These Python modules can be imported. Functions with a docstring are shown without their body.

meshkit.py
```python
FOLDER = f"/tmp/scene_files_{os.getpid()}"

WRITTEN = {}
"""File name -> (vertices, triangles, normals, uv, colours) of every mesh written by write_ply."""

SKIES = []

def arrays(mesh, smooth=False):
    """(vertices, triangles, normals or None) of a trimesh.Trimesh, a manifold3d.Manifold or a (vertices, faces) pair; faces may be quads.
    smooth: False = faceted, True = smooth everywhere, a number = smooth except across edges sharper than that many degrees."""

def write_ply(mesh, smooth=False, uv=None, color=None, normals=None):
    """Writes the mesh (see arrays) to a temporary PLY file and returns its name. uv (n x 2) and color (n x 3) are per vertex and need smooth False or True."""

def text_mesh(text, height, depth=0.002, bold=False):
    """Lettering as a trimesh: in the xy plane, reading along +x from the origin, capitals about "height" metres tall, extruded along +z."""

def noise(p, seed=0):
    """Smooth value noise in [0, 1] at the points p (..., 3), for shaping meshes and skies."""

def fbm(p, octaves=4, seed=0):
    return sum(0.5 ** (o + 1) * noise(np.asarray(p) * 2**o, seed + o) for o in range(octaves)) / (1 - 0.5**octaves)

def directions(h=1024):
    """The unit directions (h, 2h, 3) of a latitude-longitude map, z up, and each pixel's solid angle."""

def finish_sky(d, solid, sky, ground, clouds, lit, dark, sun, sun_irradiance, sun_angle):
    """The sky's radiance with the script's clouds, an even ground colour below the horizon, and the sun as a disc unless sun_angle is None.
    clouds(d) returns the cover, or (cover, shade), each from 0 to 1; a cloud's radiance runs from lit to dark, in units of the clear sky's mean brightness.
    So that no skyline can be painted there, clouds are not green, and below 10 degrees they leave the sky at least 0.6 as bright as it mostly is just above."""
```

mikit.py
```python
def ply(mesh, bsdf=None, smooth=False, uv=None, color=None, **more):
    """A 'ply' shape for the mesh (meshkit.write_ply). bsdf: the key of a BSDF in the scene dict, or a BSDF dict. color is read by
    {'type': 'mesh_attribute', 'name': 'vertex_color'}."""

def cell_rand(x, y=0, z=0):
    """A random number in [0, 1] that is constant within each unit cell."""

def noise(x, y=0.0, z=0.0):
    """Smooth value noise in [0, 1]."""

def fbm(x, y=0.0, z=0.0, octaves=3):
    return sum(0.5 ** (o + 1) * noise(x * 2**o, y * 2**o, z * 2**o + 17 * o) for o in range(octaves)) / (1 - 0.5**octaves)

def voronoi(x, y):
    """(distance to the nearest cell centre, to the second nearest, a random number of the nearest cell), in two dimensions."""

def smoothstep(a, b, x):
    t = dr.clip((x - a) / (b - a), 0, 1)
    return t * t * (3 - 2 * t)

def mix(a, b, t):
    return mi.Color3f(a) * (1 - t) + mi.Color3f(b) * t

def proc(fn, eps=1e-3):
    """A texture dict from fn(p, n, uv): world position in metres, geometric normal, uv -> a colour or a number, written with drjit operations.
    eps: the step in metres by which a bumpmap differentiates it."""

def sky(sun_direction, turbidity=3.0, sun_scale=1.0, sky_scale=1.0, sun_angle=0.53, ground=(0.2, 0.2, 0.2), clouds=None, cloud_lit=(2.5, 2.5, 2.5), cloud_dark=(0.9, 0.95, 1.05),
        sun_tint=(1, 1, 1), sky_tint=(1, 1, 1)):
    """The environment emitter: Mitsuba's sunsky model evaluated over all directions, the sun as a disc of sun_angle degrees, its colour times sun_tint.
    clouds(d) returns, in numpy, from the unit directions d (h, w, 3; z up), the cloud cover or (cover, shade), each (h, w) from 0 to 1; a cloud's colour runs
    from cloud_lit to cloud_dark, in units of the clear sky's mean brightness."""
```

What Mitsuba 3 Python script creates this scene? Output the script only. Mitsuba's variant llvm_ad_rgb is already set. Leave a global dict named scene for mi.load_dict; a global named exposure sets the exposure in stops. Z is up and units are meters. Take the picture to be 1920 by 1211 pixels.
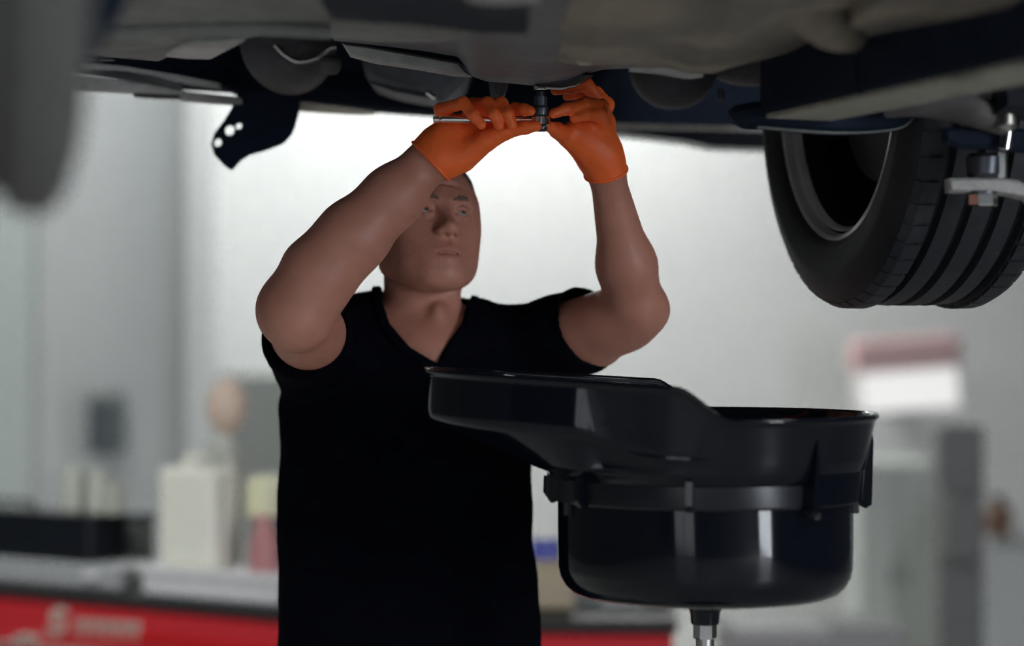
import math, numpy as np, trimesh, mitsuba as mi, drjit as dr, mikit, meshkit
from shapely.geometry import Polygon, MultiPoint

# ------------------------------------------------------------------ camera, light, exposure
CAM_Z, FPX, CX, CY = 1.60, 4500.0, 960.0, 605.5
Tf = mi.ScalarTransform4f
scene, labels = {}, {}
scene['camera'] = {'type': 'thinlens', 'fov': 2 * math.degrees(math.atan(960.0 / FPX)), 'fov_axis': 'x',
                   'aperture_radius': 0.027, 'focus_distance': 3.78, 'near_clip': 0.05, 'far_clip': 60.0,
                   'to_world': Tf().look_at([0, 0, CAM_Z], [0, 1, CAM_Z], [0, 0, 1])}
exposure = 0.42
LAMP_BACK, LAMP_MID, LAMP_FRONT = 22.0, 34.0, 14.0       # ceiling lamp at the far wall; lamps added for cabinets and for floor bounce
WIN_SIDE, WIN_REAR, WIN_CENTRE = 13.0, 1.3, 2.0                 # daylight through the frosted windows


def P(px, py, d):
    """World point seen at pixel (px, py) of the 1920x1211 frame, d metres ahead of the lens."""
    return np.array([(px - CX) / FPX * d, d, CAM_Z - (py - CY) / FPX * d])


# ------------------------------------------------------------------ materials
def rgb(*c):
    return {'type': 'rgb', 'value': list(c)}


def principled(col, rough=0.5, metal=0.0, spec=0.5, **k):
    return {'type': 'twosided', 'm': {'type': 'principled', 'base_color': col if isinstance(col, dict) else rgb(*col),
            'roughness': rough, 'metallic': metal, 'specular': spec, **k}}


def dirt(base, patch, scale, lo=0.45, hi=0.75):
    b, q = list(base), list(patch)
    def fn(p, n, uv):
        t = mikit.smoothstep(lo, hi, mikit.fbm(p.x * scale, p.y * scale, p.z * scale, 4))
        g = 0.86 + 0.28 * mikit.noise(p.x * scale * 9, p.y * scale * 9, p.z * scale * 9)
        return mikit.mix(b, q, t) * g
    return mikit.proc(fn)


M = {
    'wall_paint': principled((.74, .76, .75), .7, spec=.3),
    'wall_dark': principled((.10, .105, .11), .7, spec=.2),
    'wall_green': principled((.57, .625, .595), .6, spec=.3),
    'locker_paint': principled((.52, .55, .525), .55),
    'wall_grey': principled((.60, .62, .615), .6, spec=.3),
    'concrete': principled(dirt((.40, .40, .39), (.34, .34, .33), 1.6), .45, spec=.4),
    'ceiling_paint': principled((.30, .30, .30), .8, spec=.2),
    'post_paint': principled((.16, .165, .165), .5),
    'frame_grey': principled((.30, .31, .31), .5),
    'black_plastic': principled((.003, .0042, .008), .08, spec=.33),
    'black_plastic_satin': principled((.007, .009, .013), .28, spec=.33),
    'chrome': principled((.90, .89, .86), .10, 1.0),
    'steel': principled((.42, .42, .40), .35, 1.0),
    'dark_steel': principled((.07, .075, .085), .38, .8),
    'socket_steel': principled((.11, .14, .16), .35, .7),
    'floor_panel': principled(dirt((.165, .174, .163), (.130, .137, .130), 5.), .6, spec=.35),
    'navy_paint': principled(dirt((.006, .011, .022), (.011, .016, .027), 6.), .75, spec=.12),
    'cavity_shade': principled(dirt((.024, .027, .034), (.036, .037, .040), 8.), .85, spec=.1),  # near-black colour carries the shade of the underside cavities
    'under_tray': principled(dirt((.095, .099, .106), (.070, .074, .082), 7.), .55, spec=.4),
    'muffler_steel': principled(dirt((.068, .067, .076), (.085, .077, .074), 9.), .65, spec=.3),
    'rust_shield': principled(dirt((.205, .178, .140), (.125, .113, .100), 8., .4, .65), .65, spec=.3),
    'rail_flange': principled(dirt((.26, .255, .215), (.14, .135, .115), 10., .5, .7), .55, spec=.4),
    'sill_grey': principled(dirt((.34, .34, .33), (.24, .24, .235), 8.), .5),
    'sill_cream': principled((.55, .50, .40), .45),
    'arm_alloy': principled(dirt((.30, .30, .285), (.25, .25, .235), 20.), .5, .1),
    'rubber': principled(dirt((.019, .021, .026), (.025, .027, .030), 12.), .55, spec=.3),
    'rubber_grey': principled(dirt((.090, .091, .086), (.075, .075, .073), 12.), .75, spec=.3),  # lighter grey than the other rubber
    'rim_alloy': principled((.88, .88, .88), .3, .6, .6),
    'rim_barrel': principled((.006, .007, .011), .7, spec=.15),
    'car_paint': principled((.05, .055, .065), .25, clearcoat=.6),
    'glass_dark': principled((.02, .022, .025), .1),
    'skin': principled({'type': 'mesh_attribute', 'name': 'vertex_color'}, .48, spec=.38),
    'eye': principled({'type': 'mesh_attribute', 'name': 'vertex_color'}, .12, spec=.5),
    'hair': principled((.035, .028, .024), .7),
    'brow_hair': principled((.13, .080, .055), .8),
    'shirt': principled(dirt((.0022, .0026, .0055), (.0030, .0034, .0065), 30.), .9, spec=.04),
    'trousers': principled((.012, .013, .018), .85, spec=.15),
    'shoe': principled((.012, .012, .012), .5),
    'glove': principled((.86, .145, .032), .46, spec=.4),
    'red_paint': principled((.56, .022, .032), .35, spec=.4),
    'red_deep': principled((.50, .003, .006), .35),
    'black_trim': principled((.018, .019, .020), .45),
    'pale_letter': principled((.50, .46, .40), .5),
    'pale_strip': principled((.45, .28, .25), .5),
    'grey_box': principled((.46, .46, .47), .45),
    'white_plastic': principled((.82, .80, .70), .4),
    'white_tray': principled((.66, .65, .66), .4),
    'cream_box': principled((.50, .50, .44), .6),
    'yellow_plastic': principled((.72, .70, .48), .4),
    'pink_plastic': principled((.46, .20, .21), .45),
    'peach_plastic': principled((.62, .47, .38), .5),
    'beige_plastic': principled((.46, .46, .41), .5),
    'dark_board': principled((.22, .235, .225), .7),
    'slate': principled((.075, .095, .105), .5),
    'blue_plastic': principled((.09, .10, .42), .4),
    'tan_box': principled((.46, .38, .27), .6),
    'sign_white': principled((.86, .85, .83), .45),
    'sign_red': principled((.76, .50, .50), .5),
    'orange_brown': principled((.19, .105, .065), .5),
    'lamp_body': principled((.6, .6, .6), .5),
}
scene.update({'mat_' + k: v for k, v in M.items()})


# ------------------------------------------------------------------ helpers
def add(key, mesh, mat, smooth=30, label=None, **k):
    n = key
    i = 0
    while n in scene:
        i += 1
        n = f'{key}_{i:03d}'
    scene[n] = mikit.ply(mesh, 'mat_' + mat, smooth, **k)
    if label:
        labels[n] = {'label': label}
    return n


def tag(key, label, cat, group=None, kind=None):
    d = {'label': label}
    if cat:
        d['category'] = cat
    if group:
        d['group'] = group
    if kind:
        d['kind'] = kind
    labels[key] = d


def frame_of(direction):
    z = np.asarray(direction, float)
    z = z / np.linalg.norm(z)
    x = np.cross([0, 0, 1] if abs(z[2]) < .9 else [0, 1, 0], z)
    x /= np.linalg.norm(x)
    return x, np.cross(z, x), z


def rotz(a):
    c, s = math.cos(a), math.sin(a)
    return np.array([[c, -s, 0], [s, c, 0], [0, 0, 1.0]])


def skin_rings(rings, closed=True, cap=True):
    """Mesh through rings (k, n, 3)."""
    R = np.asarray(rings, float)
    k, n, _ = R.shape
    V = R.reshape(-1, 3)
    F = []
    for a in range(k - 1):
        i = np.arange(n if closed else n - 1)
        j = (i + 1) % n
        A, B, C, D = a * n + i, a * n + j, (a + 1) * n + j, (a + 1) * n + i
        F += [np.stack([A, B, C], 1), np.stack([A, C, D], 1)]
    V = list(V)
    if cap:
        for a, flip in ((0, True), (k - 1, False)):
            V.append(R[a].mean(0))
            c = len(V) - 1
            i = np.arange(n)
            j = (i + 1) % n
            t = np.stack([a * n + i, a * n + j, np.full(n, c)], 1)
            F.append(t[:, ::-1] if flip else t)
    m = trimesh.Trimesh(np.array(V), np.vstack(F), process=False)
    if m.volume < 0:
        m.invert()
    return m


def catmull(pts, per=8, closed=False):
    p = np.asarray(pts, float)
    n = len(p)
    out = []
    for i in range(n if closed else n - 1):
        if closed:
            a, b, c, d = p[(i - 1) % n], p[i], p[(i + 1) % n], p[(i + 2) % n]
        else:
            a, b, c, d = p[max(i - 1, 0)], p[i], p[i + 1], p[min(i + 2, n - 1)]
        for t in np.arange(per) / per:
            out.append(.5 * (2 * b + (c - a) * t + (2 * a - 5 * b + 4 * c - d) * t * t + (3 * b - a - 3 * c + d) * t ** 3))
    if not closed:
        out.append(p[-1])
    return np.array(out)


def tube(pts, r, n=14, per=8, smooth_path=True):
    p = catmull(pts, per) if smooth_path and len(pts) > 2 else np.asarray(pts, float)
    rr = np.interp(np.linspace(0, 1, len(p)), np.linspace(0, 1, len(np.atleast_1d(r))), np.atleast_1d(r)) if np.ndim(r) else np.full(len(p), r)
    tang = np.gradient(p, axis=0)
    tang /= np.linalg.norm(tang, axis=1, keepdims=True)
    x, y, _ = frame_of(tang[0])
    a = np.arange(n) / n * 2 * np.pi
    rings = []
    for q, t, rad in zip(p, tang, rr):
        x = x - t * (x @ t)
        x /= np.linalg.norm(x)
        y = np.cross(t, x)
        rings.append(q + rad * (np.cos(a)[:, None] * x + np.sin(a)[:, None] * y))
    return skin_rings(rings)


def ring_path(p, r, n=10):
    """Closed tube along the closed path p."""
    t = np.roll(p, -1, 0) - np.roll(p, 1, 0)
    t /= np.linalg.norm(t, axis=1, keepdims=True)
    c = p.mean(0)
    a = np.arange(n) / n * 2 * np.pi
    rings = []
    for q, tt in zip(p, t):
        x = q - c
        x = x - tt * (x @ tt)
        x /= np.linalg.norm(x)
        y = np.cross(tt, x)
        rings.append(q + r * (np.cos(a)[:, None] * x + np.sin(a)[:, None] * y))
    return skin_rings(np.array(rings + [rings[0]]), cap=False)


def lathe(profile, origin, axis=(0, 0, 1), n=48, per=None):
    """profile [(r, h)...] turned about the axis; closed at both ends."""
    x, y, z = frame_of(axis)
    a = np.arange(n) / n * 2 * np.pi
    rings = [np.asarray(origin) + h * z + r * (np.cos(a)[:, None] * x + np.sin(a)[:, None] * y) for r, h in profile]
    return skin_rings(rings)


def ring_lathe(profile, origin, axis, n=64):
    """A closed profile (not touching the axis) turned into a ring."""
    x, y, z = frame_of(axis)
    a = np.arange(n) / n * 2 * np.pi
    rings = [[np.asarray(origin) + h * z + r * (math.cos(t) * x + math.sin(t) * y) for r, h in profile] for t in a]
    R = np.array(rings + [rings[0]])
    m = skin_rings(R, closed=True, cap=False)
    return m


def inset(poly, b):
    q = np.asarray(poly, float)
    s = np.sign(np.sum(q[:, 0] * np.roll(q[:, 1], -1) - q[:, 1] * np.roll(q[:, 0], -1)))
    e = np.roll(q, -1, 0) - q
    e /= np.linalg.norm(e, axis=1, keepdims=True) + 1e-12
    nrm = np.stack([-e[:, 1], e[:, 0]], 1) * s
    m = nrm + np.roll(nrm, 1, 0)
    m /= np.maximum((m * nrm).sum(1, keepdims=True), .45) + 1e-12
    return q + m * b


def prism(poly, lift, b=0.003):
    """Bevelled prism: poly (n,2) mapped to 3-D by lift(q, t) with t = 0 (front) .. 1 (back) and the length given by lift.length."""
    q = np.asarray(poly, float)
    L = lift.length
    bb = min(b, L * .3)
    secs = [(inset(q, b), 0), (q, bb / L), (q, 1 - bb / L), (inset(q, b), 1)]
    rings = np.array([lift(s, t) for s, t in secs])
    n = len(q)
    V = rings.reshape(-1, 3)
    F = []
    i = np.arange(n)
    j = (i + 1) % n
    for a in range(3):
        F += [np.stack([a * n + i, a * n + j, (a + 1) * n + j], 1), np.stack([a * n + i, (a + 1) * n + j, (a + 1) * n + i], 1)]
    tri = np.array(trimesh.creation.triangulate_polygon(Polygon(secs[0][0]).buffer(0), engine='earcut')[1]) if False else None
    import mapbox_earcut as ec
    t = ec.triangulate_float64(secs[0][0], np.array([n], dtype=np.uint32)).reshape(-1, 3).astype(int)
    F += [t, t[:, ::-1] + 3 * n]
    m = trimesh.Trimesh(V, np.vstack(F), process=False)
    trimesh.repair.fix_normals(m)
    return m


LONG = np.array([-math.sin(math.radians(17)), math.cos(math.radians(17)), 0])     # the car's length, away from the camera
WAX = np.array([math.cos(math.radians(13)), math.sin(math.radians(13)), 0])
AXLE = np.array([math.cos(math.radians(17)), math.sin(math.radians(17)), 0])


def traced(pix, d, thick, direction=(0, 1, 0), b=.003, per=0):
    """Solid whose outline was measured in the plane d metres ahead; thick metres deep along direction."""
    p = np.asarray(pix, float)
    if per:
        p = catmull(p, per, True)
    q = np.stack([(p[:, 0] - CX) / FPX * d, CAM_Z - (p[:, 1] - CY) / FPX * d], 1)
    dv = np.asarray(direction, float) * thick
    def lift(s, t):
        return np.stack([s[:, 0], np.full(len(s), d), s[:, 1]], 1) + dv * t
    lift.length = abs(thick)
    return prism(q, lift, b)


def plate(pix, h, thick=.02, b=.004, per=0):
    """Horizontal plate whose underside lies h metres above the lens; pix is its outline as measured."""
    p = np.asarray(pix, float)
    d = h * FPX / (CY - p[:, 1])
    q = np.stack([(p[:, 0] - CX) / FPX * d, d], 1)
    if per:
        q = catmull(q, per, True)
    def lift(s, t):
        return np.concatenate([s, np.full((len(s), 1), CAM_Z + h + thick * t)], 1)
    lift.length = thick
    return prism(q, lift, b)


def loft(sections):
    """sections: list of lists of (px, py, d), same count, closed rings."""
    return skin_rings([[P(*q) for q in s] for s in sections])


def rbox(c, half, r=.01, R=None, seg=3):
    """Rounded box."""
    half = np.maximum(np.asarray(half, float), r + 1e-4)
    m = trimesh.creation.icosphere(subdivisions=seg)
    v = m.vertices
    s = np.where(v >= 0, 1.0, -1.0)
    v = v * r + s * (half - r)
    m = trimesh.convex.convex_hull(np.vstack([v, ]))
    if R is not None:
        m.vertices = m.vertices @ np.asarray(R).T
    m.vertices = m.vertices + np.asarray(c)
    return m


def box(lo, hi):
    lo, hi = np.asarray(lo, float), np.asarray(hi, float)
    m = trimesh.creation.box(extents=hi - lo)
    m.apply_translation((lo + hi) / 2)
    return m


def ellmesh(c, r, R=None, sub=3):
    m = trimesh.creation.icosphere(subdivisions=sub)
    v = m.vertices * np.asarray(r)
    if R is not None:
        v = v @ np.asarray(R).T
    m.vertices = v + np.asarray(c)
    return m


# ------------------------------------------------------------------ signed-distance modelling (bodies, gloves, clothes)
class Field:
    def __init__(self):
        self.ops = []

    def cap(self, a, b, ra, rb=None, k=.01, op='u'):
        a, b = np.asarray(a, float), np.asarray(b, float)
        rb = ra if rb is None else rb
        ab = b - a
        L2 = max(ab @ ab, 1e-12)
        def f(p):
            t = np.clip((p - a) @ ab / L2, 0, 1)
            q = p - a - t[:, None] * ab
            return np.sqrt((q * q).sum(1)) - (ra + (rb - ra) * t)
        self.ops.append((f, (a + b) / 2, math.sqrt(L2) / 2 + max(ra, rb), k, op))
        return self

    def chain(self, pts, radii, k=.006, k0=None):
        for i in range(len(pts) - 1):
            self.cap(pts[i], pts[i + 1], radii[i], radii[i + 1], k0 if (i == 0 and k0 is not None) else k)
        return self

    def ell(self, c, r, R=None, k=.01, op='u'):
        c, r = np.asarray(c, float), np.broadcast_to(np.asarray(r, float), 3)
        R = np.eye(3) if R is None else np.asarray(R)
        def f(p):
            q = (p - c) @ R
            k0 = np.sqrt(((q / r) ** 2).sum(1)) + 1e-9
            k1 = np.sqrt(((q / r ** 2) ** 2).sum(1)) + 1e-9
            return k0 * (k0 - 1) / k1
        self.ops.append((f, c, float(r.max()), k, op))
        return self

    def oval(self, a, b, ra, rb, sy, k=.02, op='u'):
        """Capsule squeezed along y by sy."""
        s = np.array([1, sy, 1.0])
        a, b = np.asarray(a, float), np.asarray(b, float)
        A, B = a * s, b * s
        AB = B - A
        L2 = max(AB @ AB, 1e-12)
        def f(p):
            q = p * s
            t = np.clip((q - A) @ AB / L2, 0, 1)
            w = q - A - t[:, None] * AB
            return (np.sqrt((w * w).sum(1)) - (ra + (rb - ra) * t)) / (1 + (sy - 1) * .6)
        self.ops.append((f, (a + b) / 2, np.linalg.norm(b - a) / 2 + max(ra, rb), k, op))
        return self

    def half(self, point, normal, k=.002):
        """Keep the side opposite to normal."""
        point, normal = np.asarray(point, float), np.asarray(normal, float)
        normal = normal / np.linalg.norm(normal)
        self.ops.append((lambda p: (p - point) @ normal, None, 0, k, 'i'))
        return self

    def custom(self, f, k=.002, op='i'):
        self.ops.append((f, None, 0, k, op))
        return self

    def __call__(self, p, slack=0.0):
        lo, hi = p.min(0), p.max(0)
        c, rad = (lo + hi) / 2, np.linalg.norm(hi - lo) / 2
        d = np.full(len(p), 1.0)
        for f, bc, br, k, op in self.ops:
            if bc is not None and slack > 0 and np.linalg.norm(bc - c) - br - rad > slack + k:
                continue
            e = f(p)
            if op == 'u':
                h = np.maximum(k - np.abs(d - e), 0) / max(k, 1e-9)
                d = np.minimum(d, e) - h * h * k * .25
            elif op == 's':
                e = -e
                h = np.maximum(k - np.abs(d - e), 0) / max(k, 1e-9)
                d = np.maximum(d, e) + h * h * k * .25
            else:
                h = np.maximum(k - np.abs(d - e), 0) / max(k, 1e-9)
                d = np.maximum(d, e) + h * h * k * .25
        return d


def nets(field, lo, hi, h, n=8):
    """Sparse surface nets of the field's zero level."""
    lo, hi = np.asarray(lo, float), np.asarray(hi, float)
    B = n * h
    nb = np.ceil((hi - lo) / B).astype(int)
    # coarse pass in two levels
    big = 4
    nb2 = -(-nb // big)
    I2 = np.stack(np.meshgrid(*[np.arange(x) for x in nb2], indexing='ij'), -1).reshape(-1, 3)
    blocks = []
    for i2 in I2:
        c = lo + (i2 + .5) * B * big
        if abs(field(c[None] + np.zeros((1, 3)))[0]) < B * big * .87 * 1.6 + .05:
            s = np.stack(np.meshgrid(*[np.arange(big)] * 3, indexing='ij'), -1).reshape(-1, 3) + i2 * big
            cc = lo + (s + .5) * B
            d = field(cc, .3)
            blocks.append(s[np.abs(d) < B * .87 * 1.8 + .008])
    blocks = np.vstack(blocks)
    g = np.stack(np.meshgrid(*[np.arange(n + 1)] * 3, indexing='ij'), -1).reshape(-1, 3)
    S = (nb.max() + 4) * n + 8
    key = lambda a: (a[..., 0] * S + a[..., 1]) * S + a[..., 2]
    corners = np.array([[a, b, c] for a in (0, 1) for b in (0, 1) for c in (0, 1)])
    edges = [(i, j) for i in range(8) for j in range(i + 1, 8) if np.abs(corners[i] - corners[j]).sum() == 1]
    VK, VP, QE = [], [], []
    for b in blocks:
        gi = g + b * n
        p = lo + gi * h
        d = field(p, .02).reshape(n + 1, n + 1, n + 1)
        sgn = d < 0
        if sgn.all() or not sgn.any():
            continue
        C = np.stack([sgn[a:a + n, bb:bb + n, c:c + n] for a, bb, c in corners], -1).reshape(-1, 8)
        D = np.stack([d[a:a + n, bb:bb + n, c:c + n] for a, bb, c in corners], -1).reshape(-1, 8)
        act = np.nonzero(C.any(1) & ~C.all(1))[0]
        if len(act) == 0:
            continue
        cell = np.stack(np.unravel_index(act, (n, n, n)), 1)
        acc, cnt = np.zeros((len(act), 3)), np.zeros((len(act), 1))
        for i, j in edges:
            x = C[act, i] != C[act, j]
            t = D[act, i] / np.where(x, D[act, i] - D[act, j], 1)
            pt = corners[i] + t[:, None] * (corners[j] - corners[i])
            acc += np.where(x[:, None], pt, 0)
            cnt += x[:, None]
        VK.append(key(cell + b * n))
        VP.append(lo + (cell + b * n + acc / cnt) * h)
        for ax in range(3):
            e = np.eye(3, dtype=int)[ax]
            s0 = sgn[:n, :n, :n]
            s1 = sgn[e[0]:n + e[0], e[1]:n + e[1], e[2]:n + e[2]]
            w = np.argwhere(s0 != s1)
            if len(w):
                QE.append(np.concatenate([w + b * n, np.full((len(w), 1), ax), s0[tuple(w.T)][:, None].astype(int)], 1))
    VK, VP, QE = np.concatenate(VK), np.vstack(VP), np.vstack(QE)
    o = np.argsort(VK)
    VK, VP = VK[o], VP[o]
    F = []
    for ax in range(3):
        q = QE[QE[:, 3] == ax]
        u, v = np.eye(3, dtype=int)[(ax + 1) % 3], np.eye(3, dtype=int)[(ax + 2) % 3]
        quad = np.stack([key(q[:, :3] - u - v), key(q[:, :3] - v), key(q[:, :3]), key(q[:, :3] - u)], 1)
        idx = np.searchsorted(VK, quad)
        idx = np.minimum(idx, len(VK) - 1)
        ok = (VK[idx] == quad).all(1)
        idx, fl = idx[ok], q[ok, 4] == 0
        idx[fl] = idx[fl][:, ::-1]
        F += [idx[:, [0, 1, 2]], idx[:, [0, 2, 3]]]
    m = trimesh.Trimesh(VP, np.vstack(F), process=False)
    return m


# ================================================================== THE WORKSHOP
X0, X1, Y0, Y1, ZC = -7.0, 7.0, -6.0, 13.0, 5.0
add('floor', box([X0, Y0, -.1], [X1, Y1, 0]), 'concrete', False)
tag('floor', 'grey concrete workshop floor', None, kind='structure')
add('ceiling', box([X0, Y0, ZC], [X1, Y1, ZC + .1]), 'ceiling_paint', False)
tag('ceiling', 'grey workshop ceiling', None, kind='structure')
add('wall_back', box([X0, Y1, 0], [X1, Y1 + .12, ZC]), 'wall_paint', False)
tag('wall_back', 'bright white far wall of the workshop, out of focus', None, kind='structure')
add('wall_left', box([X0 - .12, Y0, 0], [X0, Y1, ZC]), 'wall_dark', False)
tag('wall_left', 'dark grey side wall on the left', None, kind='structure')
# right wall with an opening for the tall window, rear wall behind the camera with two
RW = (-5.3, -2.7, .06, 4.2)
segs = [box([X1, Y0, 0], [X1 + .12, RW[0], ZC]), box([X1, RW[1], 0], [X1 + .12, Y1, ZC]),
        box([X1, RW[0], 0], [X1 + .12, RW[1], RW[2]]), box([X1, RW[0], RW[3]], [X1 + .12, RW[1], ZC])]
add('wall_right', trimesh.util.concatenate(segs), 'wall_dark', False)
tag('wall_right', 'dark grey side wall on the right with a tall window', None, kind='structure')
BW = [(-4.6, -1.8, .1, 3.4), (-1.1, 1.6, 1.9, 3.8)]
edges_ = [X0, BW[0][0], BW[0][1], BW[1][0], BW[1][1], X1]
segs = [box([edges_[i], Y0 - .12, 0], [edges_[i + 1], Y0, ZC]) for i in (0, 2, 4)]
for b in BW:
    segs += [box([b[0], Y0 - .12, 0], [b[1], Y0, b[2]]), box([b[0], Y0 - .12, b[3]], [b[1], Y0, ZC])]
add('wall_front', trimesh.util.concatenate(segs), 'wall_dark', False)
tag('wall_front', 'dark grey wall behind the viewer with two frosted windows', None, kind='structure')


def quad_emitter(p, u, v, rad, col):
    """Rectangle centred at p spanned by half-vectors u, v; emits along u x v."""
    p, u, v = (np.asarray(x, float) for x in (p, u, v))
    V = np.array([p - u - v, p + u - v, p + u + v, p - u + v])
    d = mikit.ply(trimesh.Trimesh(V, [[0, 1, 2], [0, 2, 3]], process=False), 'mat_lamp_body', False)
    d['emitter'] = {'type': 'area', 'radiance': rgb(*(rad * np.asarray(col)))}
    return d


# frosted daylight windows
scene['window_1__pane'] = quad_emitter([X1 + .06, sum(RW[:2]) / 2, sum(RW[2:]) / 2], [0, 0, (RW[3] - RW[2]) / 2], [0, (RW[1] - RW[0]) / 2, 0], WIN_SIDE, (.92, .97, 1.05))
fr = [box([X1 - .01, RW[0], z - .03], [X1 + .05, RW[1], z + .03]) for z in (RW[2], (RW[2] + RW[3]) / 2, RW[3])] + \
     [box([X1 - .01, y - .03, RW[2]], [X1 + .05, y + .03, RW[3]]) for y in (RW[0], RW[1])]
add('window_1__window_frame', trimesh.util.concatenate(fr), 'frame_grey', False)
tag('window_1', 'tall frosted window in the right wall', None, kind='structure')
for w, b, rad in zip(('window_2', 'window_3'), BW, (WIN_REAR, WIN_CENTRE)):
    scene[w + '__pane'] = quad_emitter([(b[0] + b[1]) / 2, Y0 - .06, (b[2] + b[3]) / 2], [0, 0, (b[3] - b[2]) / 2], [(b[1] - b[0]) / 2, 0, 0], rad, (.95, .98, 1.04))
    fr = [box([b[0], Y0 - .05, z - .03], [b[1], Y0 + .01, z + .03]) for z in (b[2], (b[2] + b[3]) / 2, b[3])] + \
         [box([x - .03, Y0 - .05, b[2]], [x + .03, Y0 + .01, b[3]]) for x in (b[0], (b[0] + b[1]) / 2, b[1])]
    add(w + '__window_frame', trimesh.util.concatenate(fr), 'frame_grey', False)
tag('window_2', 'wide frosted window in the wall behind the viewer', None, kind='structure')
tag('window_3', 'frosted window straight behind the viewer', None, kind='structure')


def ceiling_lamp(key, c, hx, hy, rad, col, label):
    c = np.asarray(c, float)
    add(key + '__housing', box(c + [-hx - .04, -hy - .04, .004], c + [hx + .04, hy + .04, .09]), 'lamp_body', False)
    add(key + '__cable', tube([c + [0, 0, .09], [c[0], c[1], ZC]], .012, 8, smooth_path=False), 'black_trim')
    scene[key + '__diffuser'] = quad_emitter(c, [0, hy, 0], [hx, 0, 0], rad, col)
    tag(key, label, 'lamp')


ceiling_lamp('ceiling_lamp', (-.05, 12.0, 4.0), 1.15, .22, LAMP_BACK, (1.0, 1.0, .97), 'long ceiling lamp hanging before the far wall')
ceiling_lamp('ceiling_lamp_001', (-2.7, 5.0, 4.3), .9, .18, LAMP_MID, (.93, 1.0, .98), 'ceiling lamp above the red cabinets')  # unseen lamp added to brighten the cabinets and what stands on them
ceiling_lamp('ceiling_lamp_002', (-2.3, 11.6, 4.1), .8, .18, LAMP_BACK * .55, (.96, 1.0, .99), 'short ceiling lamp before the left end of the far wall')  # extra unseen lamp, added to lift the left wall panels
ceiling_lamp('ceiling_lamp_003', (-2.8, 1.5, 4.3), .2, 1.2, LAMP_FRONT, (1.0, .98, .94), 'ceiling lamp left of the raised car')  # unseen, added so the floor bounces light under the car
ceiling_lamp('ceiling_lamp_004', (2.8, 1.5, 4.3), .2, 1.2, LAMP_FRONT, (1.0, .98, .94), 'ceiling lamp right of the raised car')  # its twin, likewise added for the bounce off the floor


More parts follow.
